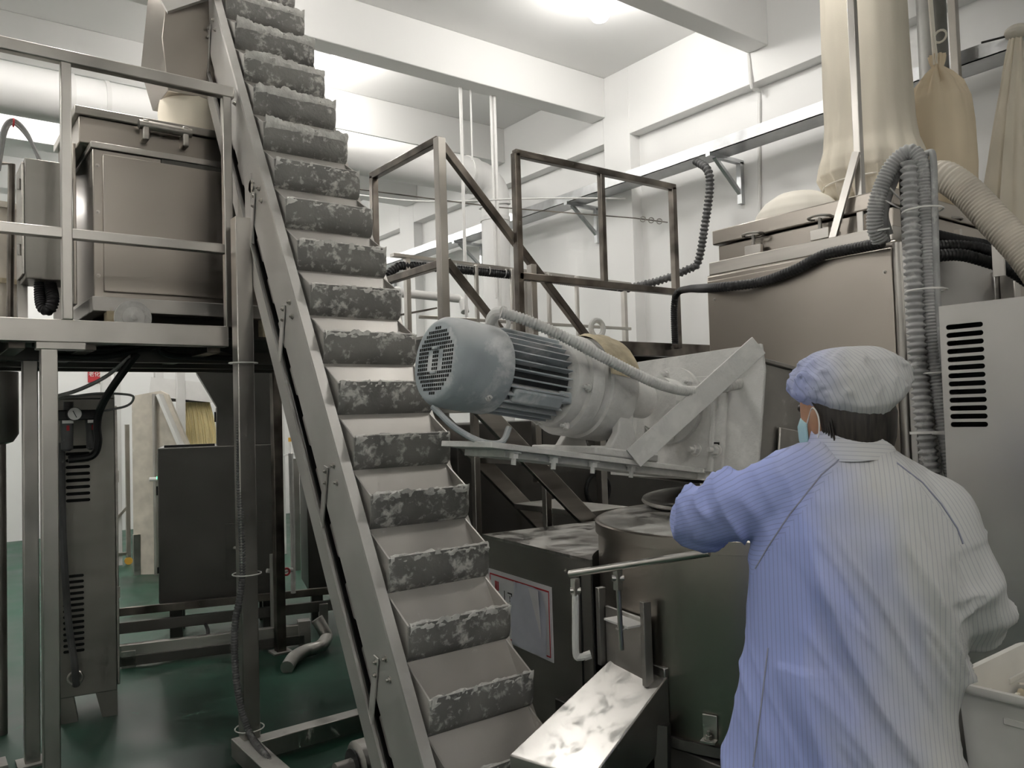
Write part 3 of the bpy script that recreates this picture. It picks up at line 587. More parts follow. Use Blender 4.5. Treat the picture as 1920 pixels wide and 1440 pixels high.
for i, (px, w_, D, lab) in enumerate([(200, .10, 9.0, 'far white post left of the pale conveyor guard'), (222, .05, 8.6, 'thin far white post beside the pale conveyor guard'), (300, .10, 10.0, 'far white post above the pale conveyor guard'), (527, .07, 9.0, 'far grey post seen through the gap by the elevator')]):
    q = at(px, 900, D=D); one(MB().bb(q.x-w_/2, q.x+w_/2, q.y-.04, q.y+.04, 0, 2.7), 'rack_post', 'white', lab, 'post', 'far white posts', bev=.003)
tr = thing('rack_trolley', 'far steel trolley with castor on the light green floor', 'trolley', at(240, 985, D=7.8))
q = at(240, 965, D=8.6); q.z = .08
for dx in (0, -.55): MB().bb(q.x+dx-.02, q.x+dx+.02, q.y-.02, q.y+.02, .08, 1.5).build('upright', 'tube', tr); MB().cyl((q.x+dx, q.y-.015, .04), (q.x+dx, q.y+.015, .04), .04, 14).build('castor', 'yellow', tr)
MB().bar((q.x-.55, q.y, .12), (q.x, q.y, .12), .03, .03).build('cross_bar', 'tube', tr); MB().bar((q.x-.45, q.y, .15), (q.x, q.y, .62), .025, .025).build('brace', 'tube', tr)
sg = thing('red_sign', 'red sign with white characters on the far wall, half hidden by the platform', 'sign', at(182, 708, Y=12.44))
a1, b1 = at(165, 694, Y=12.48), at(199, 717, Y=12.48)
MB().bb(a1.x, b1.x, 12.47, 12.5, b1.z, a1.z+.05).build('board', 'red', sg)
text('老化房', ((a1.x+b1.x)/2, 12.465, (a1.z+b1.z)/2+.025), Matrix.Rotation(math.pi/2, 3, 'X'), .075, 'white', sg)
yr = thing('clip_rack', 'small rack of yellow clips and white sticks seen past the elevator', 'rack', at(550, 850, D=8))
MB().bar(at(540, 852, D=8), at(570, 850, D=8), .3, .02).build('shelf', 'white', yr)
q = at(555, 860, D=8); MB().bb(q.x-.03, q.x+.03, q.y, q.y+.05, 0, q.z).build('stand', 'tube', yr)
for k in range(5):
    a1 = at(543+5*k, 850, D=7.95); b1 = at(543+5*k, 828, D=7.95); MB().cyl(a1, b1, .009, 6).build('stick', 'white', yr); MB().cyl(b1, b1+Z*.04, .013, 6).build('clip', 'yellow', yr)
# ================================================================ walkway and stairs behind the motor
wk = thing('walkway', 'raised steel walkway with brown-stained square railing at the back', 'platform', (3.3, 4.0, 0))
MB().bb(2.25, 4.6, 3.62, 3.68, 1.85, 1.94).build('edge_beam', 'tubed', wk, bev=.004); MB().bb(2.25, 4.6, 4.40, 4.46, 1.85, 1.94).build('edge_beam', 'tubed', wk, bev=.004)
MB().bb(2.25, 4.6, 3.68, 4.40, 1.92, 1.935).build('deck_sheet', 'steeld', wk)
for x in (2.28, 3.45, 4.57): MB().bb(x-.03, x+.03, 3.68, 4.40, 1.86, 1.92).build('joist', 'dark', wk)
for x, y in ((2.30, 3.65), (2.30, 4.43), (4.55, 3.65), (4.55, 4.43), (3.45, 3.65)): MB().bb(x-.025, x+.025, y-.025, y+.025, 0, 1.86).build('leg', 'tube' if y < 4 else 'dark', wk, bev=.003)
def sq(p, q, mat='tubed', w_=.042, name='rail'): MB().bar(p, q, w_, w_).build(name, mat, wk, bev=.004)
# end rail and its two posts
sq((2.29, 3.60, 2.98), (2.29, 4.38, 2.98)); sq((2.29, 3.60, 2.31), (2.29, 4.34, 2.31))
sq((2.29, 3.60, 1.94), (2.29, 3.60, 2.99), 'tube', .05, 'rail_post'); sq((2.29, 4.36, 1.94), (2.29, 4.36, 2.98), 'tubed', .042, 'rail_post')
# long rail
sq((2.78, 3.58, 2.99), (4.14, 3.58, 2.99)); sq((2.78, 3.58, 2.28), (4.14, 3.58, 2.28))
sq((2.79, 3.58, 1.60), (2.79, 3.58, 2.99), 'tubed', .042, 'rail_post'); sq((3.46, 3.58, 2.28), (3.46, 3.58, 2.99), 'tubed', .036, 'rail_post'); sq((4.12, 3.58, 1.90), (4.12, 3.58, 2.99), 'tubed', .042, 'rail_post')
for x in (3.05, 3.35, 3.68, 3.95): sq((x, 4.38, 1.94), (x, 4.38, 2.5), 'tube', .025, 'rail_post')
sq((2.6, 4.38, 2.13), (4.5, 4.38, 2.13), 'tube', .022)
sd = thing('steel_stairs', 'steep steel stairs with dusty flat treads and a sloping handrail', 'stairs', (2.8, 3.3, 0))
def sb(p, q, w_, h_, name, mat): MB().bar(p, q, w_, h_).build(name, mat, sd, bev=.003)
sb((2.29, 3.60, 2.97), (3.45, 3.60, 1.82), .036, .042, 'hand_rail', 'tubed'); sb((2.31, 3.60, 2.33), (2.98, 3.60, 1.64), .036, .042, 'mid_rail', 'tubed')
sb((2.90, 3.60, 1.10), (2.90, 3.60, 2.36), .042, .042, 'rail_post', 'tube')
sb((1.85, 2.95, 1.72), (3.72, 2.95, .02), .03, .085, 'stringer', 'steel'); sb((1.95, 3.58, 1.75), (3.80, 3.58, .02), .03, .085, 'stringer', 'steel')
for k in range(6):
    x0 = 2.19+.25*k; z = 1.54-.27*k
    MB().bb(x0, x0+.30, 2.97, 3.56, z-.03, z).build('tread', 'steelw', sd, bev=.003)
for x, y in ((2.55, 3.10), (2.95, 3.0), (3.2, 3.2), (2.40, 3.5)):
    MB().bb(x-.018, x+.018, y-.018, y+.018, 0, 1.54-.27*max(0, (x-2.19)//.25)-.03).build('support', 'tube', sd, bev=.003)
# dark machine behind the stairs
bm = thing('rear_machine', 'large dark machine block in the shade behind the stairs', 'machine', (3.4, 4.2, 0))
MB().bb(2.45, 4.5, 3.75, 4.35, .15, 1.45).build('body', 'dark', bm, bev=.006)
for x in (2.6, 4.3): MB().bb(x-.06, x+.06, 3.8, 4.3, 0, .15).build('foot', 'dark', bm)
MB().bb(3.05, 3.06, 3.74, 3.75, .2, 1.4).build('seam', 'black', bm); MB().torus((3.5, 3.74, 1.0), Y, .10, .012, 20, 6).build('round_port', 'black', bm)
sc_ = thing('side_cabinet', 'plain grey upright cabinet just behind the elevator buckets', 'cabinet', (2.2, 3.9, 0))
MB().bb(2.0, 2.24, 3.72, 4.2, .1, 1.42).build('cabinet_body', 'steeld', sc_, bev=.004); MB().bb(2.02, 2.22, 3.74, 4.18, 0, .1).build('plinth', 'dark', sc_); MB().ball((2.18, 3.71, 1.15), .012).build('knob', 'black', sc_)
# ================================================================ screw feeder with geared motor
TL = math.radians(8.4); d = V((math.cos(TL), 0, -math.sin(TL))); n_ = V((math.sin(TL), 0, math.cos(TL)))
M0 = V((1.30, 2.10, 1.67))
def fp(u, y=0, h=0): return M0 + d*u + Y*y + n_*h
FR = Matrix((d, Y, n_)).transposed()
gm = thing('geared_motor', 'flour-covered geared electric motor with finned body and perforated fan cover', 'motor', fp(.4, 0, -.2))
MB().rev([(.118, .0), (.128, .004), (.140, .02), (.144, .06), (.144, .19), (.139, .205), (.136, .19)], fp(0), d, 48).build('fan_cowl', 'motor', gm)
face = MB().rev([(.118, 0), (.118, .006)], fp(.0001), d, 48).build('grille_plate', 'motor', gm)
cell = .0125
holes = MB()
hole = MB().box((0, 0, 0), (.003, .0068, .0095)); hm = None
for j in range(-8, 9):
    for i in range(-9, 10):
        yy, hh = i*.0118, j*.0128
        if yy*yy+hh*hh > .104**2 or (abs(i) in (2, 3) and abs(j) <= 2) or (abs(j) == 3 and abs(i) <= 1): continue
        holes.box(fp(-.0004, yy, hh), (.003, .0058, .0085), FR)
o = holes.build('grille_holes', 'void', face, kind='stuff')
MB().box(fp(-.004, 0, .038), (.008, .03, .010), FR).box(fp(-.004, 0, -.038), (.008, .03, .010), FR).build('grille_boss', 'motor', face, bev=.003)
MB().cyl(fp(.205), fp(.47), .104, 40).build('stator_core', 'motord', gm)
for k in range(30):
    a = 2*math.pi*(k+.5)/30
    if math.cos(a) > .93: continue
    c, s_ = math.cos(a), math.sin(a); rd = Y*(-s_) + n_*c; r1 = .136
    MB().bar(fp(.205)+rd*.12, fp(.445)+rd*.12, .0045, .036, up=rd).build('cooling_fin', 'motor', gm)
MB().box(fp(.33, 0, .125), (.24, .10, .03), FR).build('terminal_ridge', 'motor', gm, bev=.006)
for s_ in (-1, 1): MB().box(fp(.44, s_*.105, -.06), (.05, .03, .04), FR).build('clamp_lug', 'motor', gm, bev=.006)
MB().box(fp(.33, -.10, -.075), (.20, .035, .05), FR @ Matrix.Rotation(.5, 3, 'X')).build('lower_lug', 'motor', gm, bev=.01)
MB().rev([(.12, 0), (.145, .012), (.152, .03), (.152, .055)], fp(.455), d, 44).build('end_shield', 'castw', gm)
MB().rev([(.172, 0), (.176, .008), (.176, .05), (.168, .06), (.168, .085), (.178, .09), (.178, .20), (.170, .215), (.11, .225)], fp(.505), d, 48).build('gear_housing', 'castw', gm)
for k in range(6):
    a = math.pi/3*k+.4; rd = Y*math.sin(a)+n_*math.cos(a)
    MB().hexbolt(fp(.50)+rd*.16, -d, .011, .014).build('flange_bolt', 'castw', gm)
# crust of tan flour on the crown of the gear housing
rg = []
for i in range(13):
    u = .575+.145*i/12; ring = []
    for k in range(16):
        a = math.radians(-78+110*k/15); q = V((u*30, k*.6, 3)); b = .182+.016*max(0, math.sin(math.pi*k/15))*math.sin(math.pi*i/12)**.4*(1+.5*mnoise.noise(q)); rd = Y*math.sin(a)+n_*math.cos(a); ring.append(fp(u)+rd*b)
    rg.append(ring)
cr = MB(); cr.add([p for r in rg for p in r], [(i*16+k, i*16+k+1, (i+1)*16+k+1, (i+1)*16+k) for i in range(12) for k in range(15)]); cr.build('flour_crust', 'tan', gm, smooth=60)
MB().torus(fp(.66, 0, .225), Y, .030, .010, 24, 8).cyl(fp(.66, 0, .17), fp(.66, 0, .20), .014, 10).build('lifting_eye', 'castw', gm)
MB().torus(fp(.24, 0, .165), Y, .026, .008, 20, 8).build('lifting_eye', 'castw', gm)
MB().rev([(.125, 0), (.125, .05), (.10, .07), (.07, .09), (.07, .20)], fp(.72), d, 36).build('output_hub', 'castw', gm)
for s_ in (-1, 1):
    MB().prism([(-.10, -.235), (.16, -.235), (.16, -.20), (.10, -.19), (.07, -.12), (.06, -.02), (.0, -.02), (0, -.15), (-.03, -.20), (-.10, -.205)], fp(.66, s_*.13-.018), d, n_, Y*.036).build('foot_bracket', 'castw', gm, bev=.006)
MB().box(fp(.69, 0, -.222), (.30, .34, .028), FR).build('foot_plate', 'castw', gm, bev=.006)
MB().tube(spline([fp(.02, .02, -.14), fp(.06, -.05, -.20), fp(.14, -.08, -.235), fp(.22, -.08, -.23), fp(.26, -.06, -.18)], 8), .010, 10).build('motor_lead', 'motor', gm)
MB().hexbolt(fp(.14, -.10, -.10), -Y, .009, .01).build('cowl_screw', 'castw', gm)
# conduit over it
fc = thing('feeder_conduit', 'floury corrugated conduit arching from the motor over to the feed hopper', 'conduit', at(940, 585, D=2.6))
MB().tube(spline([at(918, 612, D=2.62), at(922, 596, D=2.6), at(932, 586, D=2.58), at(945, 584, D=2.55)], 6), .018, 10).build('cable_gland', 'castw', fc)
MB().ribbed([at(940, 586, D=2.52), at(985, 600, D=2.53), at(1050, 628, D=2.55), at(1120, 664, D=2.58), at(1190, 700, D=2.63), at(1240, 722, D=2.68), at(1290, 733, D=2.76), at(1340, 730, D=2.84), at(1400, 716, D=2.9), at(1425, 704, D=2.93), at(1443, 690, D=2.98)], .0185, .011, .16, 12).build('hose', 'castw', fc, smooth=50)
# feed screw base, hopper box
sf = thing('screw_feeder', 'floury white steel feed hopper box with base plate and diagonal brace', 'machine', fp(1.1, 0, -.25))
MB().box(fp(.62, -.03, -.246), (1.0, .28, .018), FR).build('base_plate', 'castw', sf, bev=.002)
MB().box(fp(.66, -.02, -.266), (.92, .22, .022), FR).build('base_rib', 'castw', sf, bev=.002)
for u in (.17, .33, .50, .68): MB().hexbolt(fp(u+.06, -.14, -.256), -n_, .016, .022).build('base_bolt', 'castw', sf)
HX = 1.10
MB().prism([(.33, -.28), (-.39, -.28), (-.40, .12), (-.38, .215), (.22, .19), (.40, .06)], fp(HX), Y, n_, d*.012).build('hopper_plate', 'castw', sf, bev=.002)
MB().prism([(.30, -.28), (-.375, -.28), (-.375, .15), (.19, .15), (.30, .05)], fp(HX+.013), Y, n_, d*.42).build('hopper_box', 'steelw', sf, bev=.004)
MB().box(fp(HX+.21, -.08, .157), (.40, .62, .014), FR).build('hopper_lid', 'steelw', sf, bev=.002)
MB().box(fp(HX+.2, -.388, -.15), (.16, .01, .16), FR).build('side_hatch', 'steelw', sf, bev=.004)
MB().box(fp(HX-.004, -.03, -.07), (.016, .44, .36), FR).build('flange_plate', 'castw', sf, bev=.004)
for yy in (-.20, .14): MB().box(fp(HX-.012, yy, -.06), (.02, .02, .38), FR).build('stiffener', 'castw', sf, bev=.004)
MB().rev([(.10, -.10), (.10, -.03), (.15, -.02), (.15, 0)], fp(HX-.01), d, 36).build('bearing_flange', 'castw', sf)
for k in range(6):
    a = math.pi/3*k+.2; rd = Y*math.sin(a)+n_*math.cos(a); MB().hexbolt(fp(HX-.03)+rd*.125, -d, .013, .02).build('flange_bolt', 'castw', sf)
for yy in (-.13, -.22, .16): o = MB().hexbolt(fp(HX-.012, yy, -.17), -d, .018, .024).build('anchor_bolt', 'castw', sf)
MB().box(fp(HX-.014, -.22, -.165), (.004, .024, .05), FR).build('bolt_slot', 'void', sf)
a, b = fp(.70, -.185, -.235), fp(HX-.02, -.385, .205)
MB().bar(a, b, .010, .075, up=n_).build('brace', 'castw', sf, bev=.002)
MB().bb(2.50, 2.78, 1.70, 1.98, 1.10, 1.30).build('outlet_spout', 'steelw', sf, bev=.003)
for y in (1.80, 2.30): MB().bar((2.78, y, 1.40), (3.0, y, 1.40), .05, .05).build('support_arm', 'tube', sf, bev=.003)
# ================================================================ steel box with notice
bx = thing('steel_box_cabinet', 'low stainless box with streaky floury top and torn notice', 'cabinet', (2.6, 2.6, 0))
T = rot((1.97, 2.12, 0), math.radians(-6.3))
bp = [(2.063, 2.972), (1.975, 2.165)] + [(2.43+.575*math.cos(math.radians(a)), 1.80+.575*math.sin(math.radians(a))) for a in range(141, 29, -6)] + [(2.935, 2.10), (3.0, 2.87)]
bp = bp[::-1]
MB().prism(bp, (0, 0, .08), X, Y, Z*.87).build('cabinet_body', 'cab', bx, smooth=20)
M['streak'] = surf('streaky_floury_steel_top', (.46, .44, .41), .32, 1, var=.2, grain=(3, 16, 3), dust=.26, up=.42, dcol=(.64, .63, .60), dscale=11)
MB().prism(bp, (0, 0, .95), X, Y, Z*.012).build('top_sheet', 'streak', bx, smooth=20)
for x, y in ((.05, .75), (.85, .75), (.04, .12), (.86, .45)):
    T(MB().bb(x, x+.08, y, y+.08, 0, .08)).build('foot', 'dark', bx)
T(MB().bb(-.002, 0, .105, .115, .10, .90)).build('door_seam', 'void', bx); T(MB().bb(-.003, .0, .03, .036, .10, .94)).build('door_seam', 'void', bx)
T(MB().hexbolt((-.002, .20, .90), -X, .006, .004)).build('rivet', 'tube', bx)
nt_ = thing('torn_notice', 'white notice with red border and a torn blue-white paper taped over it', 'notice', at(960, 1150, X=2.03))
T(MB().bb(-.006, -.002, .30, .80, .53, .82)).build('board', 'paper', nt_)
for (y0, y1, z0, z1) in ((.315, .785, .797, .803), (.315, .785, .545, .550), (.315, .319, .545, .803), (.781, .785, .545, .803)): T(MB().bb(-.0075, -.006, y0, y1, z0, z1)).build('red_border', 'red', nt_)
for i, z in enumerate((.765, .755, .745)): T(MB().bb(-.0075, -.006, .735-.012*i, .742-.012*i, .735, .775)).build('red_mark', 'red', nt_)
T(MB().bb(-.0075, -.006, .66, .664, .70, .745).bb(-.0075, -.006, .60, .635, .738, .743).bb(-.0075, -.006, .60, .604, .70, .743).bb(-.0075, -.006, .615, .619, .705, .73)).build('black_character', 'ink', nt_)
pp = MB(); NN = 10; g = [[None]*(NN+1) for _ in range(NN+1)]
pv_ = []
for i in range(NN+1):
    for j in range(NN+1):
        y = .335+.27*i/NN-(.03 if j > 7 else 0)*(i/NN); z = .535+.265*j/NN
        pv_.append((-.010-.010*abs(mnoise.noise(V((i*.5, j*.5, 2))))-.02*max(0, (j-7)/3)*max(0, (3-i)/3), y, z))
T(pp.add(pv_, [(i*(NN+1)+j, i*(NN+1)+j+1, (i+1)*(NN+1)+j+1, (i+1)*(NN+1)+j) for i in range(NN) for j in range(NN)])).build('taped_paper', surf('bluish_white_paper', (.60, .62, .70), .6, var=.05), nt_, smooth=60)
T(MB().prism([(.36, .80), (.43, .80), (.345, .62)], (-.03, 0, 0), Y, Z, X*.001)).build('torn_flap', 'paper', nt_)
# ================================================================ round tank
DC = V((2.43, 1.80, 0)); DR = .55
dr = thing('round_tank', 'large round stainless tank with flat rim and open mouth', 'tank', (2.43, 1.80, 0))
MB().rev([(DR-.004, .49), (DR, .50), (DR, 1.06), (DR+.010, 1.062), (DR+.010, 1.10), (DR+.004, 1.104), (.40, 1.10), (.385, 1.095), (.385, .98), (.40, .75), (.38, .55), (0, .53)], DC, Z, 72).build('tank_shell', 'steelh', dr)
MB().rev([(.545, 1.104), (.41, 1.106), (.40, 1.104), (.40, 1.099)], DC, Z, 72).build('rim', 'streak', dr)
MB().rev([(.36, .74), (.30, .76), (.0, .79)], DC, Z, 40).build('contents', 'rice', dr)
MB().rev([(DR-.06, .46), (DR+.01, .46), (DR+.01, .49), (0, .49)], DC, Z, 64).build('base_ring', 'dark', dr)
for k in range(4):
    a = math.pi/4+math.pi/2*k; q = DC+V((math.cos(a), math.sin(a), 0))*.47; MB().cyl((q.x, q.y, 0), (q.x, q.y, .46), .035, 14).build('leg', 'dark', dr)
q = at(1160, 968, D=3.05)
LT = (Z*.97+V((-.05, -.04, 0))).normalized()
MB().rev([(.27, 0), (.275, .006), (.27, .016), (.0, .018)], V((2.60, 2.12, 1.125)), LT, 48).build('lid', 'steeld', dr)
# dark skirt below the tank, bolted lug
T2 = lambda th, r, z: DC+V((math.cos(th), math.sin(th), 0))*r+Z*z
def dang(px, py):                                # bearing on the tank wall under a pixel
    for k in range(400):
        q = at(px, py, D=1.9+.003*k)
        if (q.xy-DC.xy).length < DR+.003: return math.atan2(q.y-DC.y, q.x-DC.x), q.z
th, z = dang(1332, 1370)
Rz = Matrix.Rotation(th, 3, 'Z')
MB().box(T2(th, DR+.004, z+.01), (.006, .045, .075), Rz).build('lug_plate', 'tube', dr, bev=.002); MB().box(T2(th, DR+.018, z-.025), (.034, .045, .006), Rz).build('lug_foot', 'tube', dr); MB().hexbolt(T2(th, DR+.02, z-.022), Z, .010, .014).build('lug_bolt', 'tube', dr)
MB().bb(1.90, 2.9, 1.15, 2.3, .38, .45).build('bed_frame', 'dark', dr, bev=.004)
for x, y in ((1.95, 1.2), (2.85, 1.2), (2.85, 2.25)): MB().bb(x-.03, x+.03, y-.03, y+.03, 0, .38).build('bed_leg', 'dark', dr)
# lever bar with clamps in front of the tank
lv = thing('lever_bar', 'long round steel lever bar with hinged clamp rods in front of the tank', 'lever', at(1070, 1075, D=2.42))
a, b = at(1068, 1076, D=2.45), at(1330, 1036, D=2.22)
MB().cyl(a, b, .011, 14).build('bar', 'tube', lv)
q = at(1078, 1082, D=2.46); e = at(1080, 1232, D=2.46)
MB().box(q-Z*.03, (.02, .02, .05)).cyl(q-Z*.04-_r*.016, q-Z*.04+_r*.016, .009, 10).build('clevis', 'tube', lv)
MB().tube(spline([q-Z*.05, q.lerp(e, .5), e+Z*.012, e+_r*.012, at(1095, 1231, D=2.46)], 6), .011, 10).build('hanging_handle', 'castw', lv)
MB().cyl(at(1095, 1231, D=2.46), at(1108, 1227, D=2.46), .013, 10).build('handle_grip', 'castw', lv)
q = at(1158, 1068, D=2.38); e = at(1164, 1180, D=2.40)
MB().box(q-Z*.03, (.02, .02, .06)).cyl(q-Z*.025-_r*.018, q-Z*.025+_r*.018, .009, 10).build('clevis', 'tube', lv)
MB().cyl(q-Z*.04, e-Z*.06, .008, 10).hexbolt(e, Z, .012, .012).build('gate_rod', 'tube', lv)
# discharge gate and chute
ct = thing('discharge_chute', 'flour-dusted stainless chute sloping from the tank gate to the elevator foot', 'chute', (1.7, 1.85, 0))
th, z = dang(1180, 1215)
gc = T2(th, DR+.012, .74); Rz = Matrix.Rotation(th, 3, 'Z')
MB().box(gc, (.012, .22, .20), Rz).build('gate_plate', 'steelw', ct, bev=.002)
for s_ in (-1, 1): MB().box(gc+Rz @ V((.012, s_*.125, .03)), (.03, .02, .26), Rz).build('gate_guide', 'steeld', ct, bev=.002)
MB().box(gc+Rz @ V((.04, .05, .085)), (.07, .13, .006), Rz).build('gate_shelf', 'castw', ct)
A0, A1, B0, B1 = V((1.915, 1.985, .676)), V((1.885, 1.725, .676)), at(955, 1415, Y=2.0), at(1108, 1462, Y=1.73)
dn = V((0, 0, -.16))
MB().loft([[A0, A1, A1+dn*1.2, A0+dn*1.2], [B0, B1, B1+dn, B0+dn]]).build('chute_body', surf('bright_chute_steel', (.62, .60, .57), .30, 1, var=.06, grain=(3, 3, 3), dust=.10, up=.22, dcol=(.6, .59, .56), dscale=26), ct, bev=.004)
MB().bar(A1.lerp(A0, 0)+Z*.006, A0+Z*.006, .03, .03).build('chute_lip', 'tube', ct, bev=.003)
MB().bar(A1.lerp(B1, .1)-Z*.12, (1.80, 1.70, 0), .04, .04).build('strut', 'dark', ct)
MB().bar(B1+dn+X*.06+Y*.03, (B1.x+.06, 1.76, 0), .04, .04).build('strut', 'dark', ct)
# ================================================================ oven, filter bags and hoses on the right
ov = thing('steam_oven', 'big stainless oven with clamped lid behind the worker', 'oven', (3.6, 2.0, 0))
OX, OY0, OY1 = 3.0, 1.51, 2.42
MB().bb(OX, 4.3, OY0, OY1, .12, 2.12).build('oven_body', 'steelh', ov, bev=.012)
MB().bb(OX-.006, OX, OY0+.02, OY1-.01, .6, 2.09).build('front_panel', 'steelh', ov, bev=.004)
MB().bb(OX+.01, 4.28, OY0+.02, OY1-.01, 2.12, 2.18).build('top_flange', 'steel', ov, bev=.004)
MB().bb(OX+.10, 4.2, OY0+.06, OY1+.0, 2.18, 2.27).build('lid_base', 'steelh', ov, bev=.004)
MB().bb(OX+.08, 4.22, OY0+.05, OY1+.02, 2.275, 2.345).build('lid', 'steelh', ov, bev=.006)
MB().cyl((OX-.012, OY0-.012, .5), (OX-.012, OY0-.012, 2.10), .022, 14).build('corner_pipe', 'tube', ov)
for z in (1.5, 2.0, 1.0):
    for y in (OY0+.05, OY1-.05): MB().hexbolt((OX-.006, y, z), -X, .006, .005).build('rivet', 'tube', ov)
for x in (3.1, 4.2):
    for y in (OY0+.08, OY1-.08): MB().bb(x-.04, x+.04, y-.04, y+.04, 0, .12).build('foot', 'dark', ov)
def clamp(px, py, X0):
    q = at(px, py, X=X0); t = thing('lid_clamp', '', 'clamp', q, 'handwheel clamps on the oven lid')
    MB().torus(q, Z, .045, .006, 24, 8).bar(q-Y*.045, q+Y*.045, .008, .006).build('hand_wheel', 'tube', t)
    MB().cyl(q-Z*.16, q, .008, 10).build('spindle', 'steeld', t); MB().box(q-Z*.07, (.02, .085, .045)).box(q-Z*.15, (.025, .075, .03)).build('hinge_plate', 'tube', t, bev=.003); MB().cyl(q-Z*.16-Y*.045, q-Z*.16+Y*.045, .011, 10).build('hinge_pin', 'tube', t); return t
clamp(1412, 440, 3.06)['label'] = 'handwheel clamp at the far left corner of the oven lid'
clamp(1537, 408, 3.06)['label'] = 'handwheel clamp in the middle of the oven lid edge'
q = clamp(1782, 412, 3.62); q['label'] = 'handwheel clamp on the oven lid right of the hose bundle'
# end box
eb2 = thing('junction_box', 'flat grey sheet-metal box on the end of the oven', 'box', (3.6, 1.4, 1.0))
MB().bb(3.12, 3.86, 1.44, 1.50, 1.2, 2.075).build('box_body', 'slot', eb2, bev=.004); MB().bb(3.14, 3.84, 1.43, 1.44, 1.22, 2.06).build('box_cover', 'slot', eb2, bev=.003)
lt = thing('door_latch', 'small steel latch beside the grey box on the oven', 'latch', at(1885, 540, Y=1.45))
q = at(1885, 540, Y=1.42); MB().bb(q.x-.10, q.x+.12, 1.42, 1.50, q.z-.10, q.z+.06).build('latch_plate', 'slot', lt, bev=.004); MB().bb(q.x-.06, q.x+.0, 1.36, 1.42, q.z-.06, q.z+.05).build('latch_handle', 'tube', lt, bev=.006)
# filter bags
def cloth(mb_rings, name, mat, root): return MB().loft(mb_rings).build(name, mat, root, smooth=80)
def bag(c, prof, seed, fold, nf=11, N=64):
    rings = []
    for z, r, fa in prof:
        rings.append([V((c[0]+(r+fa*fold*(math.sin(nf*t+seed+1.3*math.sin(z*5+seed))+.5*math.sin(2.3*nf*t+z*9)))*math.cos(t)+.012*math.sin(z*3+seed), c[1]+(r+fa*fold*(math.sin(nf*t+seed+1.3*math.sin(z*5+seed))+.5*math.sin(2.3*nf*t+z*9)))*math.sin(t), z)) for t in [2*math.pi*i/N for i in range(N)]])
    return rings
def fine(prof, n=6):
    out = []
    for i in range(len(prof)-1):
        for k in range(n):
            t = k/n; out.append(tuple(a+(b-a)*t for a, b in zip(prof[i], prof[i+1])))
    return out+[prof[-1]]
b1 = thing('filter_bag', 'tall cream cotton filter bag column standing on the oven', 'bag', (3.72, 1.98, 2.345))
cloth(bag((3.72, 1.98), fine([(2.345, .13, 1.2), (2.42, .17, 1.4), (2.50, .205, 1.5), (2.545, .215, 1.0), (2.56, .222, .9), (2.60, .240, .8), (2.66, .234, .5), (2.74, .212, .25), (2.85, .202, .10), (3.1, .197, .08), (3.5, .192, .08), (4.0, .188, .08), (4.4, .185, .08)]), 1, .014, 15, 96), 'sleeve', 'canvas', b1)
MB().torus((3.72, 1.98, 2.55), Z, .222, .005, 40, 6).build('tie_cord', 'canvas3', b1)
MB().cyl((3.72, 1.98, 2.34), (3.72, 1.98, 2.48), .12, 24).build('spigot', 'steel', b1)
MB().cyl((3.72, 1.98, 4.4), (3.72, 1.98, 4.48), .1, 24).build('hanger', 'steel', b1)
b2 = thing('tied_filter_bag', 'tan cotton filter bag tied shut at the top with white cord', 'bag', (4.10, 1.82, 2.345))
cloth(bag((4.10, 1.82), fine([(2.345, .07, 1), (2.42, .08, 1.5), (2.48, .13, 1.2), (2.54, .155, .6), (2.65, .16, .3), (2.85, .155, .3), (2.98, .14, .7), (3.06, .10, 1.6), (3.12, .055, 1.5), (3.16, .022, .6), (3.19, .03, .8), (3.22, .035, .8)]), 3, .008, 9), 'sack', 'canvas2', b2)
q = V((4.08, 1.82, 3.17))
MB().tube([q, q+V((.0, .01, .35)), q+V((-.005, .01, 1.25))], .012, 8).build('hanging_cord', 'canvas3', b2)
MB().torus(q+V((.02, -.02, .14)), X, .03, .006, 14, 6).build('bow', 'canvas3', b2); MB().tube(spline([q, q+V((.05, -.03, -.02)), q+V((.10, -.05, -.06))], 5), .006, 6).build('cord_end', 'canvas3', b2); MB().tube(spline([q, q+V((-.03, -.02, .04)), q+V((-.05, -.02, .12))], 5), .006, 6).build('cord_end', 'canvas3', b2)
b3 = thing('domed_filter_bag', 'low domed cream filter cloth stretched over the oven lid', 'bag', (3.42, 2.28, 2.345))
cloth(bag((3.50, 2.24), fine([(2.345, .20, .8), (2.37, .215, .8), (2.40, .215, .3), (2.44, .20, .2), (2.49, .16, .2), (2.53, .10, .2), (2.55, .02, .2)]), 5, .006, 14), 'dome', 'canvas3', b3)
MB().torus((3.50, 2.24, 2.385), Z, .218, .006, 40, 6).build('hoop', 'canvas', b3)
b4 = thing('draped_filter_cloth', 'long cream cloth hanging in gathered folds at the right edge', 'cloth', (4.6, 1.4, 2.2))
rg = []
top = at(1912, 62, D=4.3); botl = at(1815, 480, D=4.3); botr = at(2030, 500, D=4.0)
for i in range(33):
    t = i/32; cz = top.z+(1.75-top.z)*t; cx = V((top.x, top.y, 0)).lerp(V(((botl.x+botr.x)/2, (botl.y+botr.y)/2, 0)), t); hw = .04+.26*t**.85; ring = []
    for k in range(72):
        a = 2*math.pi*k/72; f = 1+.16*(1-.45*t)*math.sin(13*a+2*math.sin(3*t))+.06*math.sin(23*a); ring.append(cx+(_r*math.cos(a)*hw*f+V((_f.x, _f.y, 0))*math.sin(a)*(.03+.12*t)*f)+Z*cz)
    rg.append(ring)
for ring in rg:
    for p in ring: pass
cloth(rg, 'cloth_folds', 'canvas', b4); MB().ball(top+Z*.0, (.10, .07, .04), 16, 8).build('gathered_knot', 'canvas3', b4)
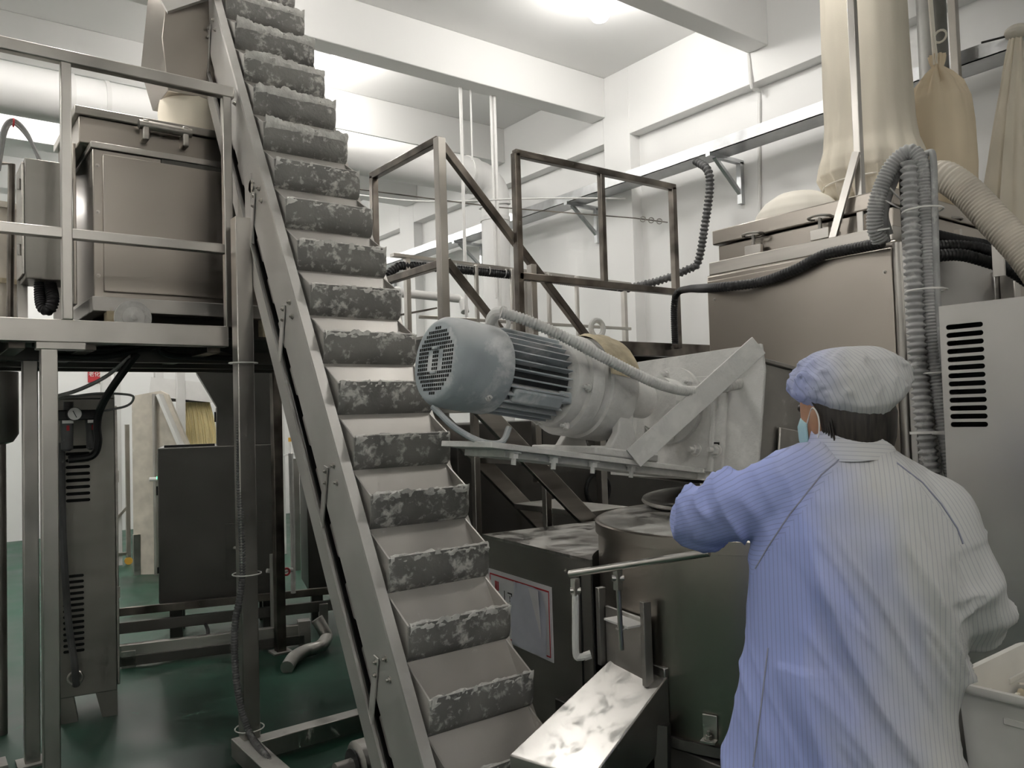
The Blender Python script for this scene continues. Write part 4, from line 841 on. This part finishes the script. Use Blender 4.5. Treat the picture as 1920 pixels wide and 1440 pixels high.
MB().tube([top, at(1840, 80, D=4.35)], .006, 6).build('cord', 'black', b4)
one(MB().bar((botl.x-.1, botl.y, 1.72), (botr.x+.1, botr.y, 1.72), .3, .04), 'cloth_shelf', 'steel', 'low steel shelf under the draped filter cloth', 'shelf')
for dx in (): pass
t = thing('exhaust_pipe', 'dark grey steel exhaust pipe between the filter bags', 'pipe', (4.35, 2.15, 2.345))
q = at(1748, 60, D=4.45); MB().cyl((q.x, q.y, 2.8), (q.x, q.y, 4.48), .075, 24).build('pipe', surf('weathered_grey_pipe', (.27, .265, .25), .5, .6, var=.1), t)
MB().cyl((q.x, q.y, 2.34), (q.x, q.y, 2.8), .05, 20).build('lower_pipe', 'steel', t)
# bag frame
fr = thing('bag_frame', 'thin stainless upright frame with a diagonal brace around the filter bags', 'frame', (3.1, 1.7, 2.18))
MB().bb(3.085, 3.115, 1.685, 1.715, 2.18, 4.48).build('upright', 'tube', fr, bev=.003); MB().bar(at(1606, 285, X=3.07), at(1553, 478, X=3.03), .03, .014, up=X).build('brace', 'tube', fr)
MB().bb(4.38, 4.42, 1.84, 1.88, 2.1, 4.48).build('upright', 'tube', fr, bev=.003); MB().bar((3.1, 1.7, 4.44), (4.4, 1.86, 4.44), .03, .03).build('top_bar', 'tube', fr)
# hose bundle on its post
hb = thing('hose_bundle', 'bundle of floury corrugated hoses strapped to a steel post, arching at the top', 'hose', (2.9, 1.42, .6))
hp = at(1700, 400, D=2.80)
MB().bb(hp.x-.022, hp.x+.022, hp.y-.012, hp.y+.012, 0, at(1688, 300, D=2.8).z).build('post', 'slot', hb, bev=.003)
def dn_(pts, D0, D1): return [at(x, y, D=D0+(D1-D0)*i/(len(pts)-1)) for i, (x, y) in enumerate(pts)]
MB().ribbed(dn_([(1706, 305), (1708, 400), (1712, 480), (1717, 600), (1725, 710), (1738, 830), (1756, 930), (1780, 1010)], 2.70, 2.62), .031, .022, .26, 14).build('coiled_hose', 'hosew', hb, smooth=60)
MB().ribbed(dn_([(1650, 452), (1640, 420), (1646, 370), (1668, 318), (1694, 290), (1714, 288), (1729, 320), (1738, 440), (1747, 600), (1761, 730), (1780, 850), (1808, 985)], 2.80, 2.60), .028, .011, .12, 14).build('fine_hose', 'hosew', hb, smooth=60)
MB().tube(spline(dn_([(1658, 455), (1652, 420), (1660, 372), (1684, 315), (1704, 300), (1718, 310), (1726, 380), (1733, 520)], 2.83, 2.74), 8), .022, 12).build('smooth_hose', 'hosew', hb)
MB().tube(spline(dn_([(1664, 440), (1655, 400), (1664, 350), (1690, 300), (1712, 288)], 2.86, 2.80), 8), .020, 12).build('smooth_hose', 'hosew', hb)
MB().tube(spline(dn_([(1722, 300), (1742, 286), (1750, 300), (1753, 400), (1758, 560), (1772, 740), (1800, 880)], 2.70, 2.60), 8), .011, 12).build('pale_tube', 'hosew', hb)
for px, py, w_ in ((1716, 395, 0), (1723, 545, 0), (1740, 700, 0), (1752, 812, 1)):
    q = at(px+14, py, D=2.66); MB().torus(q, Z, .062, .003, 24, 5).build('cable_tie', 'brass', hb)
MB().bar(at(1706, 812, D=2.56), at(1785, 810, D=2.54), .006, .008).build('cable_tie', 'brass', hb)
for (a, b) in (((1668, 352), (1690, 375)), ((1652, 372), (1690, 392)), ((1645, 432), (1668, 428))): MB().bar(at(*a, D=2.76), at(*b, D=2.76), .004, .005).build('cable_tie', 'brass', hb)
one(MB().ribbed([at(1752, 330, D=3.05), at(1775, 333, D=3.0), at(1815, 362, D=2.95), at(1865, 415, D=2.88), at(1925, 480, D=2.8), at(1990, 570, D=2.7)], .058, .013, .07, 18), 'suction_hose', 'hosec', 'wide cream ribbed suction hose curving off the right edge', 'hose', smooth=50)
p = [at(1266, 645, D=5.05), at(1264, 580, D=5.05), at(1270, 550, D=5.0), at(1290, 542, D=4.8), at(1330, 540, X=2.96), at(1420, 530, X=2.96), at(1485, 508, X=2.96), at(1545, 478, X=2.96), at(1600, 466, X=2.96), at(1655, 455, X=2.94)]
one(MB().ribbed(p, .022, .014, .10, 12), 'black_conduit', 'black', 'black conduit swinging from the railing along the oven top edge', 'conduit', smooth=50)
bc = thing('black_hose_group', 'three black hoses running along the top of the grey oven box', 'hose', at(1850, 470, D=3.0))
for k, pts in enumerate(([(1740, 438), (1800, 452), (1850, 462), (1890, 485), (1930, 520)], [(1745, 462), (1800, 462), (1850, 470), (1885, 495), (1925, 525)], [(1750, 480), (1800, 478), (1848, 490), (1890, 505), (1930, 530)])):
    MB().ribbed([at(x, y, D=3.12-.03*k) for x, y in pts], .024, .014, .10 if k else .03, 12).build('hose', 'black', bc, smooth=50)
q = at(1872, 478, D=3.0); MB().bb(q.x-.006, q.x+.006, q.y-.02, q.y+.02, q.z-.08, q.z+.06).build('clip', 'tube', bc)
# ================================================================ slotted cabinet at the right edge
cs = thing('slotted_cabinet', 'smooth steel cabinet with a column of long vent slots at the right edge', 'cabinet', (2.9, .7, 0))
CX = 2.5; K = CX/2.2
y1 = 1.004*K
mb = MB()
SL = []
ztop = 1.5+(1.752-1.5)*K
for k in range(13):
    q = at(1807+.9*k*1.0, 611+15.4*k, X=CX); SL.append((q.y, q.z))
sy0, sy1 = SL[6][0]-.052, SL[6][0]+.052
# front sheet built around the slots so that they are real openings
def sheet(y0, y1_, z0, z1): mb.bb(CX, CX+.003, y0, y1_, z0, z1)
sheet(-.2, sy0, .12, ztop); sheet(sy1, y1, .12, ztop)
zs = [.12]
for (yy, zz) in reversed(SL): zs += [zz-.0075, zz+.0075]
zs.append(ztop)
for i in range(0, len(zs), 2): sheet(sy0, sy1, zs[i], zs[i+1])
for (yy, zz) in SL:
    for s_, ye in ((1, sy0), (-1, sy1)):
        pts = [(0, .0075)] + [(.0075-.0075*math.cos(math.pi/2*i/5)*1.0, .0075*math.cos(math.pi/2*i/5)) for i in range(0)] 
        for sg_ in (1, -1):
            arc = [(0, sg_*.0075), (0, 0)] + [(.0075*(1-math.cos(math.pi/2*i/4)), sg_*.0075*math.sin(math.pi/2*i/4)) for i in range(1, 5)]
            mb.prism(arc, (CX, ye, zz), Y*s_, Z, X*.003)
mb.build('front_sheet', 'slot', cs, smooth=20)
MB().bb(CX+.10, 3.0, -.2, y1, .12, ztop-.003).build('inner_box', 'void', cs); MB().bb(CX+.003, 3.0, -.2, y1, ztop-.003, ztop).build('top_sheet', 'slot', cs); MB().bb(CX+.003, 3.0, y1-.003, y1, .12, ztop-.003).build('side_sheet', 'slot', cs); MB().bb(CX+.02, 2.98, -.18, y1-.02, 0, .12).build('plinth', 'dark', cs)
# ================================================================ noodle crate on a stand
kx0, kx1, ky0, ky1, kz0, kz1 = 1.865, 2.33, .30, .885, .57, .872
sn = thing('crate_stand', 'low steel stand under the white crate', 'stand', (2.1, .6, 0))
MB().bb(kx0-.01, kx1+.03, ky0, ky1, kz0-.04, kz0).build('stand_top', 'tube', sn, bev=.004)
for x in (kx0+.03, kx1-.03):
    for y in (ky0+.04, ky1-.04): MB().bb(x-.018, x+.018, y-.018, y+.018, 0, kz0-.04).build('leg', 'tube', sn)
kc = thing('white_crate', 'white plastic crate of noodle scraps at the bottom right', 'crate', (2.1, .6, kz0))
def rr(x0, x1, y0, y1, z, r, n=5):
    out = []
    for cx, cy, a in ((x1-r, y1-r, 0), (x0+r, y1-r, 90), (x0+r, y0+r, 180), (x1-r, y0+r, 270)):
        for i in range(n+1): t = math.radians(a+90*i/n); out.append(V((cx+r*math.cos(t), cy+r*math.sin(t), z)))
    return out
i_ = .03
MB().loft([rr(kx0+i_, kx1-i_, ky0+i_, ky1-i_, kz0, .04), rr(kx0+.012, kx1-.012, ky0+.012, ky1-.012, kz1-.02, .05), rr(kx0, kx1, ky0, ky1, kz1-.018, .06), rr(kx0-.004, kx1+.004, ky0-.004, ky1+.004, kz1-.01, .06), rr(kx0, kx1, ky0, ky1, kz1, .06), rr(kx0+.014, kx1-.014, ky0+.014, ky1-.014, kz1, .05), rr(kx0+.018, kx1-.018, ky0+.018, ky1-.018, kz1-.02, .05), rr(kx0+i_+.004, kx1-i_-.004, ky0+i_+.004, ky1-i_-.004, kz0+.008, .04)]).build('crate_shell', 'crate', kc, smooth=50)
for x in (.30, .10): MB().bb(kx0+x, kx0+x+.10, ky1-.024, ky1-.018, kz1-.075, kz1-.06).build('handle_ridge', 'crate', kc, bev=.002)
MB().bb(kx0+.012, kx0+.018, ky0+.1, ky1-.12, kz1-.07, kz1-.055).build('outer_ridge', 'crate', kc, bev=.002)
rg = []; NN = 24; hv = []
for i in range(NN+1):
    for j in range(NN+1):
        x = kx0+.035+(kx1-kx0-.07)*i/NN; y = ky0+.035+(ky1-ky0-.07)*j/NN; hv.append((x, y, kz0+.20+.03*mnoise.noise(V((x*9, y*9, 0)))+.02*mnoise.noise(V((x*40, y*40, 3)))))
MB().add(hv, [(i*(NN+1)+j, (i+1)*(NN+1)+j, (i+1)*(NN+1)+j+1, i*(NN+1)+j+1) for i in range(NN) for j in range(NN)]).build('noodle_scraps', 'rice', kc, smooth=60, kind='stuff')
sc2 = MB()
for k in range(160):
    x = rnd.uniform(kx0+.05, kx1-.05); y = rnd.uniform(ky0+.05, ky1-.03); z = kz0+.205+.03*mnoise.noise(V((x*9, y*9, 0)))+rnd.uniform(0, .02); a = rnd.uniform(0, 6.28); d_ = V((math.cos(a), math.sin(a), rnd.uniform(-.3, .3)))*.02
    c_ = V((x, y, z)); sc2.tube([c_-d_, c_+V((0, 0, .004)), c_+d_], .003, 4)
sc2.build('loose_noodles', 'canvas3', kc, kind='stuff')
# ================================================================ the worker, seen from behind
from mathutils.bvhtree import BVHTree
PA = V((_r.x, _r.y, 0)).normalized(); PB = V((_f.x, _f.y, 0)).normalized()       # to the worker's right, and forward
GROUND = at(1590, 1200, D=1.62); FEET = V((GROUND.x, GROUND.y, 0))
ps = thing('person', 'worker seen from behind in pale blue striped coat, cap and mask, reaching into the tank', 'person', FEET)
def remesh(mb, vox, name, smooth_it=4, fac=.5):
    me = bpy.data.meshes.new(name); me.from_pydata([tuple(p) for p in mb.v], [], mb.f); me.validate(); me.update()
    o = bpy.data.objects.new(name, me); COL.objects.link(o)
    r = o.modifiers.new('r', 'REMESH'); r.mode = 'VOXEL'; r.voxel_size = vox
    s = o.modifiers.new('s', 'SMOOTH'); s.iterations = smooth_it; s.factor = fac
    ev_ = bpy.data.meshes.new_from_object(o.evaluated_get(bpy.context.evaluated_depsgraph_get())); bpy.data.objects.remove(o); return ev_
def finish(me, name, mat, parent, smooth=True):
    off = ROOT[parent]; me.transform(Matrix.Translation(-off)); me.materials.clear(); me.materials.append(mat if not isinstance(mat, str) else M[mat])
    me.polygons.foreach_set('use_smooth', [smooth]*len(me.polygons)); o = bpy.data.objects.new(name, me); COL.objects.link(o); o.parent = parent; ROOT[o] = off; return o
def ell(c, a, ra, b, rb, n=28, pw=2.3):
    out = []
    for i in range(n):
        t = 2*math.pi*i/n; cs, sn = math.cos(t), math.sin(t)
        out.append(c + a*(ra*math.copysign(abs(cs)**(2/pw), cs)) + b*(rb*math.copysign(abs(sn)**(2/pw), sn)))
    return out
def limb(mb, pts, n=16):
    """pts = [(point, radius)]: capped tube with rounded ends"""
    P = spline([p for p, r in pts], 6); R_ = []
    for i in range(len(P)):
        t = i/6; k = min(int(t), len(pts)-2); f = t-k; f = f*f*(3-2*f); R_.append(pts[k][1]*(1-f)+pts[k+1][1]*f)
    mb.tube(P, R_, n); mb.ball(P[0], R_[0]*.99, n, 8); mb.ball(P[-1], R_[-1]*.99, n, 8)
# body axis: turned a little to the left
BT = math.radians(20); SA_ = (PA*math.cos(BT)+PB*math.sin(BT)*-1)                # shoulder axis, right shoulder nearer the camera
SA_ = PA*math.cos(BT) - PB*math.sin(BT); SB_ = PB*math.cos(BT) + PA*math.sin(BT)*1.0
SB_ = Z.cross(SA_).normalized()                                              # facing direction
HT = math.radians(24); HF = (PB*math.cos(HT) - PA*math.sin(HT)).normalized(); HL = Z.cross(HF).normalized()   # head facing, head's left
# ---- key points
Lsh, Lmd, Lel, Lfa, Lwr = at(1478, 918, D=1.66), at(1385, 945, D=1.70), at(1312, 968, D=1.77), at(1335, 955, D=1.93), at(1352, 945, D=2.08)
Rsh, Rmd, Rel, Rfa, Rwr = at(1748, 972, D=1.565), at(1786, 1052, D=1.54), at(1824, 1140, D=1.55), at(1805, 1165, D=1.67), at(1745, 1165, D=1.82)
head = at(1578, 774, D=1.70); nape = at(1588, 850, D=1.655)
# ---- coat
ct_ = MB(); rings = []
for y, l, r, dep, D in ((842, 1535, 1662, .062, 1.655), (862, 1505, 1700, .085, 1.65), (890, 1470, 1736, .105, 1.64), (930, 1440, 1776, .122, 1.63), (1000, 1424, 1796, .135, 1.62), (1080, 1416, 1800, .140, 1.615), (1200, 1404, 1784, .140, 1.615), (1310, 1384, 1766, .142, 1.615), (1440, 1362, 1768, .148, 1.615), (1600, 1345, 1785, .155, 1.615), (1770, 1332, 1800, .165, 1.615)):
    c = at((l+r)/2, y, D=D); hw = (r-l)/2/F*D; rings.append(ell(c, SA_, hw*1.02, SB_, dep))
ct_.loft(rings)
limb(ct_, [(at(1530, 905, D=1.65), .085), (Lsh, .082), (Lmd, .070), (Lel, .067), (Lfa, .056), (Lwr, .044)])
limb(ct_, [(at(1698, 945, D=1.60), .078), (Rsh, .080), (Rmd, .070), (Rel, .064), (Rfa, .055), (Rwr, .044)])
cm = remesh(ct_, .0075, 'coat', 8)
def line(p, x, y): d_ = p-CAM; z = d_.dot(_f); return 960+F*d_.dot(_r)/z, 720-F*d_.dot(_u)/z
cm.calc_loop_triangles()
vn = [v.normal.copy() for v in cm.vertices]
def smst(a, b, x): t = max(0, min(1, (x-a)/(b-a))); return t*t*(3-2*t)
for v, n in zip(cm.vertices, vn):
    p = v.co; u = (p-FEET).dot(SA_); z = p.z; amp = 0
    # long diagonal folds across the back, pulled from the right elbow to the hem
    q = u*.86 + (z-1.1)*.52; k = smst(-.10, .02, u+(.03 if z > 1 else .06))*smst(1.30, 1.12, z)*smst(.24, .17, u)
    al = u*-.44+z*.9; q = u*.9+z*.44
    rdg = 1-abs(mnoise.noise(V((q*10+4, al*1.5, 1))))*1.6; amp += (.25+.75*k)*.030*(max(0, rdg)**3)*smst(.45, .60, z) - .007
    rdg = 1-abs(mnoise.noise(V((q*22+9, al*3.2, 5))))*1.7; amp += (.3+.7*k)*.010*max(0, rdg)**3
    amp += .0085*mnoise.noise(V((u*7, z*4.2, p.dot(SB_)*4+3))) + .0035*mnoise.noise(V((u*17, z*11, 9)))
    # sleeves: ring creases
    for A, B, s_ in ((Lsh, Lel, 1), (Rsh, Rel, 2)):
        ax = (B-A); L_ = ax.length; ax = ax/L_; t = (p-A).dot(ax); dist = ((p-A)-ax*t).length
        w_ = smst(.14, .08, dist)*smst(.02, .10, t)
        hq = (p-A).dot(Z.cross(ax)); rdg = 1-abs(mnoise.noise(V((t*15+s_*3, hq*9, (p.z-A.z)*7+s_))))*1.7; amp += w_*.015*max(0, rdg)**3
    v.co = p + n*amp
cm.update()
# stripes: a coordinate that runs across the back, and along the sleeves
uv = cm.uv_layers.new(name='stripe')
def side(px, py, a, b): return (b[0]-a[0])*(py-a[1])-(b[1]-a[1])*(px-a[0])
Lax = (Lel-Lsh).normalized(); Rax = (Rel-Rsh).normalized(); Lpn = (Lax.cross(PB)).normalized(); Rpn = (Rax.cross(PB)).normalized()
for f in cm.polygons:
    px, py = line(f.center, 0, 0)
    lft = side(px, py, (1600, 835), (1412, 1072)) > 0 and py < 1085 and px < 1600
    rgt = (side(px, py, (1680, 862), (1808, 1010)) < 0 and px > 1680) or (px > 1800 and py < 1230)
    for li in f.loop_indices:
        p = cm.vertices[cm.loops[li].vertex_index].co
        uv.data[li].uv = ((p-FEET).dot(Lpn)+.3*(p-FEET).dot(PA)*.2 if lft else (p-FEET).dot(Rpn) if rgt else (p-FEET).dot(SA_), p.z)
m, nt, b, out = _nt('striped_antistatic_cloth'); M['coat'] = m
uvn = nt.nodes.new('ShaderNodeUVMap'); uvn.uv_map = 'stripe'; sx = nt.nodes.new('ShaderNodeSeparateXYZ'); nt.links.new(uvn.outputs[0], sx.inputs[0])
pp_ = nt.nodes.new('ShaderNodeMath'); pp_.operation = 'PINGPONG'; pp_.inputs[1].default_value = .0042; nt.links.new(sx.outputs[0], pp_.inputs[0])
st_ = _range(nt, pp_.outputs[0], .0, .0011, 1, 0)
tcn = nt.nodes.new('ShaderNodeTexCoord'); dot = nt.nodes.new('ShaderNodeVectorMath'); dot.operation = 'DOT_PRODUCT'; dot.inputs[1].default_value = tuple(SA_*1.0+Z*.12)
nt.links.new(tcn.outputs['Object'], dot.inputs[0]); nz = _noise(nt, _coord(nt, (5, 5, 2.4), False), 1.0, 3, .5, .4)
ad = nt.nodes.new('ShaderNodeMath'); ad.operation = 'MULTIPLY_ADD'; nt.links.new(nz, ad.inputs[0]); ad.inputs[1].default_value = .34; nt.links.new(dot.outputs['Value'], ad.inputs[2])
hue = _range(nt, ad.outputs[0], .22, .42, 0, 1)
cc = _mixc(nt, hue, (.33, .385, .70), (.50, .50, .495))
nt.links.new(_mixc(nt, _math(nt, 'MULTIPLY', st_, .42), cc, (.13, .14, .22)), b.inputs['Base Color']); b.inputs['Roughness'].default_value = .8; b.inputs['Specular IOR Level'].default_value = .2
coat = finish(cm, 'coat', m, ps)
def on_coat(pts, off=.001, bvh=BVHTree.FromPolygons([v.co+FEET for v in cm.vertices], [tuple(p.vertices) for p in cm.polygons])):
    o = []
    for x, y in pts:
        d_ = (at(x, y, D=1)-CAM).normalized(); h = bvh.ray_cast(CAM, d_)
        if h[0] is not None: o.append(h[0]-d_*off)
    return o
def chain(pts, n=10):
    o = []
    for a, b in zip(pts, pts[1:]): o += [(a[0]+(b[0]-a[0])*i/n, a[1]+(b[1]-a[1])*i/n) for i in range(n)]
    return o+[pts[-1]]
M['seam'] = surf('grey_blue_seam', (.27, .28, .36), .8, var=.1)
for pts in ([(1596, 842), (1540, 890), (1480, 965), (1440, 1025), (1416, 1066)], [(1682, 868), (1730, 905), (1765, 945), (1795, 990), (1806, 1020)], [(1440, 1215), (1430, 1300), (1420, 1380), (1412, 1438)]):
    MB().tube(on_coat(chain(pts)), .0016, 5).build('seam', 'seam', coat)
# ---- collar
rg = []
for z_, ra, rb, o_ in ((-.012, .098, .088, 0), (.0, .090, .080, .0), (.030, .076, .070, .006), (.046, .072, .066, .010), (.050, .068, .062, .010), (.046, .064, .058, .010), (.0, .060, .06, .0)):
    c = at(1592, 848, D=1.66)+Z*z_+SB_*o_; ring = ell(c, SA_, ra, SB_, rb, 40, 2)
    rg.append([p+Z*(-.030*max(0, (p-c).dot(SB_))/.08 + .003*mnoise.noise(p*22)) for p in ring])
cl = MB().loft(rg, False); clo = cl.build('collar', 'coat', ps, smooth=70)
uvl = clo.data.uv_layers.new(name='stripe')
for f in clo.data.polygons:
    for li in f.loop_indices: p = clo.data.vertices[clo.data.loops[li].vertex_index].co; uvl.data[li].uv = (p.z*1.0+.1*p.x, p.z)
# ---- body: one continuous figure under the clothes
bd = MB(); R3 = Matrix((HL, HF, Z)).transposed()
def hp_(l, f_, z): return head + HL*l + HF*f_ + Z*z
def hring(z, l, fr, bk, sh=0):
    out = []
    for i in range(28):
        t = 2*math.pi*i/28; s_ = math.sin(t); out.append(hp_(l*math.cos(t), (fr if s_ > 0 else bk)*s_+sh, z))
    return out
bd.loft([hring(-.125, .030, .03, .03, .045), hring(-.115, .045, .055, .055, .02), hring(-.09, .058, .078, .07, .008), hring(-.05, .068, .088, .085, 0), hring(0, .074, .092, .095, 0), hring(.04, .075, .09, .098, 0), hring(.08, .062, .075, .083, 0), hring(.105, .035, .045, .05, 0), hring(.115, .008, .01, .01, 0)])
bd.loft([[hp_(x*s_, .088+f_, z) for x, f_ in ((-.017, 0), (0, .02), (.017, 0), (0, -.02))] for z, s_, f_0 in ((-.045, 1.1, 0), (-.035, 1.2, 0), (.01, .5, 0))])    # nose
for s_ in (-1, 1):
    bd.ball(hp_(s_*.078, -.008, -.015), (.012, .018, .032), 12, 8)             # ears
limb(bd, [(hp_(0, -.01, -.09), .052), (nape-Z*.02, .055), (nape-Z*.08, .07)])
rings = []
for y, l, r, dep, D in ((880, 1520, 1715, .07, 1.65), (930, 1470, 1775, .09, 1.64), (1010, 1465, 1770, .10, 1.63), (1130, 1465, 1745, .10, 1.62), (1300, 1450, 1720, .10, 1.62), (1430, 1440, 1715, .10, 1.62), (1500, 1450, 1710, .09, 1.62)):
    c = at((l+r)/2, y, D=D); rings.append(ell(c, SA_, (r-l)/2/F*D, SB_, dep))
bd.loft(rings)
limb(bd, [(Lsh, .05), (Lmd, .046), (Lel, .040), (Lfa, .036), (Lwr, .027), (Lwr+(Lwr-Lfa)*.3, .025)]); limb(bd, [(Rsh, .05), (Rmd, .046), (Rel, .040), (Rfa, .036), (Rwr, .027), (Rwr+(Rwr-Rfa)*.3, .025)])
def hand(w_, d_, up, thumb):
    d_ = d_.normalized(); sd_ = d_.cross(up).normalized(); up = sd_.cross(d_); c = w_+d_*.045
    bd.loft([ell(w_, sd_, .026, up, .017, 14), ell(w_+d_*.03, sd_, .036, up, .016, 14), ell(w_+d_*.075, sd_, .040, up, .014, 14), ell(w_+d_*.09, sd_, .034, up, .011, 14)])
    for k, L_ in enumerate((.060, .072, .068, .052)):
        a = w_+d_*.082+sd_*(.030-.020*k); limb(bd, [(a, .0095), (a+d_*L_*.5-up*.010, .0088), (a+d_*L_*.85-up*.032, .0078)], 8)
    a = w_+d_*.03+sd_*(.032*thumb); limb(bd, [(a, .012), (a+d_*.03+sd_*(.026*thumb)-up*.012, .0105), (a+d_*.058+sd_*(.022*thumb)-up*.028, .009)], 8)
hand(Lwr+(Lwr-Lfa)*.25, (Lwr-Lfa)-Z*.06, Z, 1); hand(Rwr+(Rwr-Rfa)*.25, Rwr-Rfa, Z, -1)
hipL, hipR = at(1500, 1480, D=1.62), at(1660, 1490, D=1.60)
for s_, h in ((-1, hipL), (1, hipR)):
    f0 = V((h.x, h.y, 0)) + SA_*(.01*s_)
    limb(bd, [(h, .085), (V((f0.x, f0.y, .46))+SB_*.01, .058), (V((f0.x, f0.y, .30)), .052), (V((f0.x, f0.y, .07)), .034)])
    bd.loft([ell(V((f0.x, f0.y, 0))+SB_*y_+Z*z_, SA_, rx, Z, rz, 14) for y_, z_, rx, rz in ((-.06, .04, .02, .03), (-.03, .045, .034, .044), (.05, .04, .04, .036), (.12, .028, .044, .026), (.17, .02, .03, .014))])
M['skin'] = surf('tanned_skin', (.42, .22, .13), .55, var=.08, grain=(20, 20, 20))
finish(remesh(bd, .0055, 'body', 3), 'body', 'skin', ps)
# eyes (on the far side of the head)
M['eye'] = surf('dark_eye', (.03, .02, .015), .2, var=0)
for s_ in (-1, 1): MB().ball(hp_(s_*.032, .080, .012), .010, 12, 8).build('eye', 'eye', ps)
# ---- trousers and shoes
M['trouser'] = surf('dark_blue_trousers', (.03, .035, .06), .85, var=.15); tr_ = MB(); sh_ = None
for s_, h in ((-1, hipL), (1, hipR)):
    f0 = V((h.x, h.y, 0)) + SA_*(.01*s_)
    limb(tr_, [(h, .10), (V((f0.x, f0.y, .46))+SB_*.01, .080), (V((f0.x, f0.y, .28)), .072), (V((f0.x, f0.y, .11)), .062)])
    MB().loft([ell(V((f0.x, f0.y, 0))+SB_*y_+Z*z_, SA_, rx, Z, rz, 16) for y_, z_, rx, rz in ((-.075, .045, .025, .04), (-.04, .052, .042, .052), (.05, .048, .048, .046), (.13, .034, .05, .033), (.185, .024, .034, .02))]).build('shoe', 'black', ps, smooth=60)
finish(remesh(tr_, .010, 'trousers', 4), 'trousers', 'trouser', ps)
# ---- hair below the cap
M['hair'] = surf('black_hair', (.035, .028, .023), .42, var=.3, grain=(150, 150, 9), spec=.5, col2=(.005, .004, .004))
rg = []
for z_, l, bk, fr in ((-.11, .030, .066, -.035), (-.085, .056, .086, -.03), (-.05, .073, .096, -.024), (0, .079, .102, -.02), (.04, .080, .104, .01), (.075, .067, .09, .02), (.098, .02, .03, .0)):
    ring = []
    for i in range(29):
        t = math.pi*i/28; ring.append(hp_(l*math.cos(t), fr*(abs(math.cos(t)))-bk*math.sin(t), z_))
    rg.append(ring)
hr = MB(); hr.add([p for r in rg for p in r], [(k*29+i, k*29+i+1, (k+1)*29+i+1, (k+1)*29+i) for k in range(6) for i in range(28)])
o = hr.build('hair', 'hair', ps, smooth=80); sm = o.modifiers.new('thick', 'SOLIDIFY'); sm.thickness = .006; sm.offset = 1
for k in range(5): MB().tube(spline([hp_(.074, -.022-.006*k, .02), hp_(.080, -.026-.006*k, -.02), hp_(.078, -.03-.007*k, -.06-.006*k)], 5), .0022, 5).build('hair_strand', 'hair', ps)
# ---- mask with ear loop
M['mask'] = surf('pale_blue_mask', (.36, .55, .60), .8, var=.05); rg = []
for z_, l, fr in ((-.105, .046, .070), (-.09, .060, .098), (-.06, .070, .106), (-.03, .072, .108), (-.012, .068, .100)):
    rg.append([hp_(l*math.cos(t), fr*math.sin(t)-.002, z_+.004*math.sin(3*t)) for t in [math.radians(18+144*i/24) for i in range(25)]])
mk = MB(); mk.add([p for r in rg for p in r], [(k*25+i, k*25+i+1, (k+1)*25+i+1, (k+1)*25+i) for k in range(4) for i in range(24)])
mo = mk.build('mask', 'mask', ps, smooth=80); so = mo.modifiers.new('thick', 'SOLIDIFY'); so.thickness = .002; so.offset = 1
for s_ in (1, -1): MB().tube(spline([hp_(s_*.070, .028, -.020), hp_(s_*.085, -.004, .012), hp_(s_*.094, -.028, -.005), hp_(s_*.088, -.022, -.04), hp_(s_*.064, .022, -.092)], 8), .0016, 6).build('ear_loop', 'white', mo)
# ---- puffy cap
NA, NB = 90, 40; cv = []; capc = at(1588, 722, D=1.70)
for j in range(NB+1):
    t = j/NB; ph = -math.pi*.62*0+math.radians(-38)+math.radians(128)*t                 # from the elastic rim up to the crown
    for i in range(NA):
        a = 2*math.pi*i/NA; dx, dy = math.cos(a), math.sin(a)
        r0 = .118*math.cos(ph)**.72 if math.cos(ph) > 0 else 0
        zz = .082*math.sin(ph)
        if t < .22: r0 = .088+(r0-.088)*smst(0, .22, t); r0 *= 1+.022*(1-t/.22)*math.sin(34*a)
        cf_ = 1-smst(.72, .98, t)
        fold = 1+cf_*(.10*mnoise.noise(V((dx*1.9+3, dy*1.9, t*2.0)))+.045*abs(mnoise.noise(V((dx*2.6, dy*2.6+5, t*3.2+2))))*math.sin(math.pi*min(1, t*1.1))+.022*mnoise.noise(V((dx*7, dy*7, t*7)))+.09*(max(0, 1-1.8*abs(mnoise.noise(V((dx*3.1+7, dy*3.1, t*4+dx*1.5)))))**4)*smst(.12, .3, t))
        p = capc + PA*dx*r0*fold*.95 + PB*dy*r0*fold*1.08 + Z*(zz*(1+cf_*.2*mnoise.noise(V((dx*2, dy*2, 4)))))
        p += Z*(-.014*dx) * (1-t) + Z*(-.036*max(0, -dy)**2)*(1-t)+Z*.0 + PA*(.012*t*t) + Z*(.028*(1-t)*max(0, dx)) - Z*(.018*max(0, -dx)*(1-t))
        cv.append(p)
cp = MB(); cp.add(cv, [(j*NA+i, j*NA+(i+1) % NA, (j+1)*NA+(i+1) % NA, (j+1)*NA+i) for j in range(NB) for i in range(NA)])
cpo = cp.build('cap', 'coat', ps, smooth=80); uvl = cpo.data.uv_layers.new(name='stripe')
for f in cpo.data.polygons:
    for li in f.loop_indices: p = cpo.data.vertices[cpo.data.loops[li].vertex_index].co; uvl.data[li].uv = (p.dot(PA)*1.0+p.z*.35, p.z)
th_ = cpo.modifiers.new('thick', 'SOLIDIFY'); th_.thickness = .003; th_.offset = -1
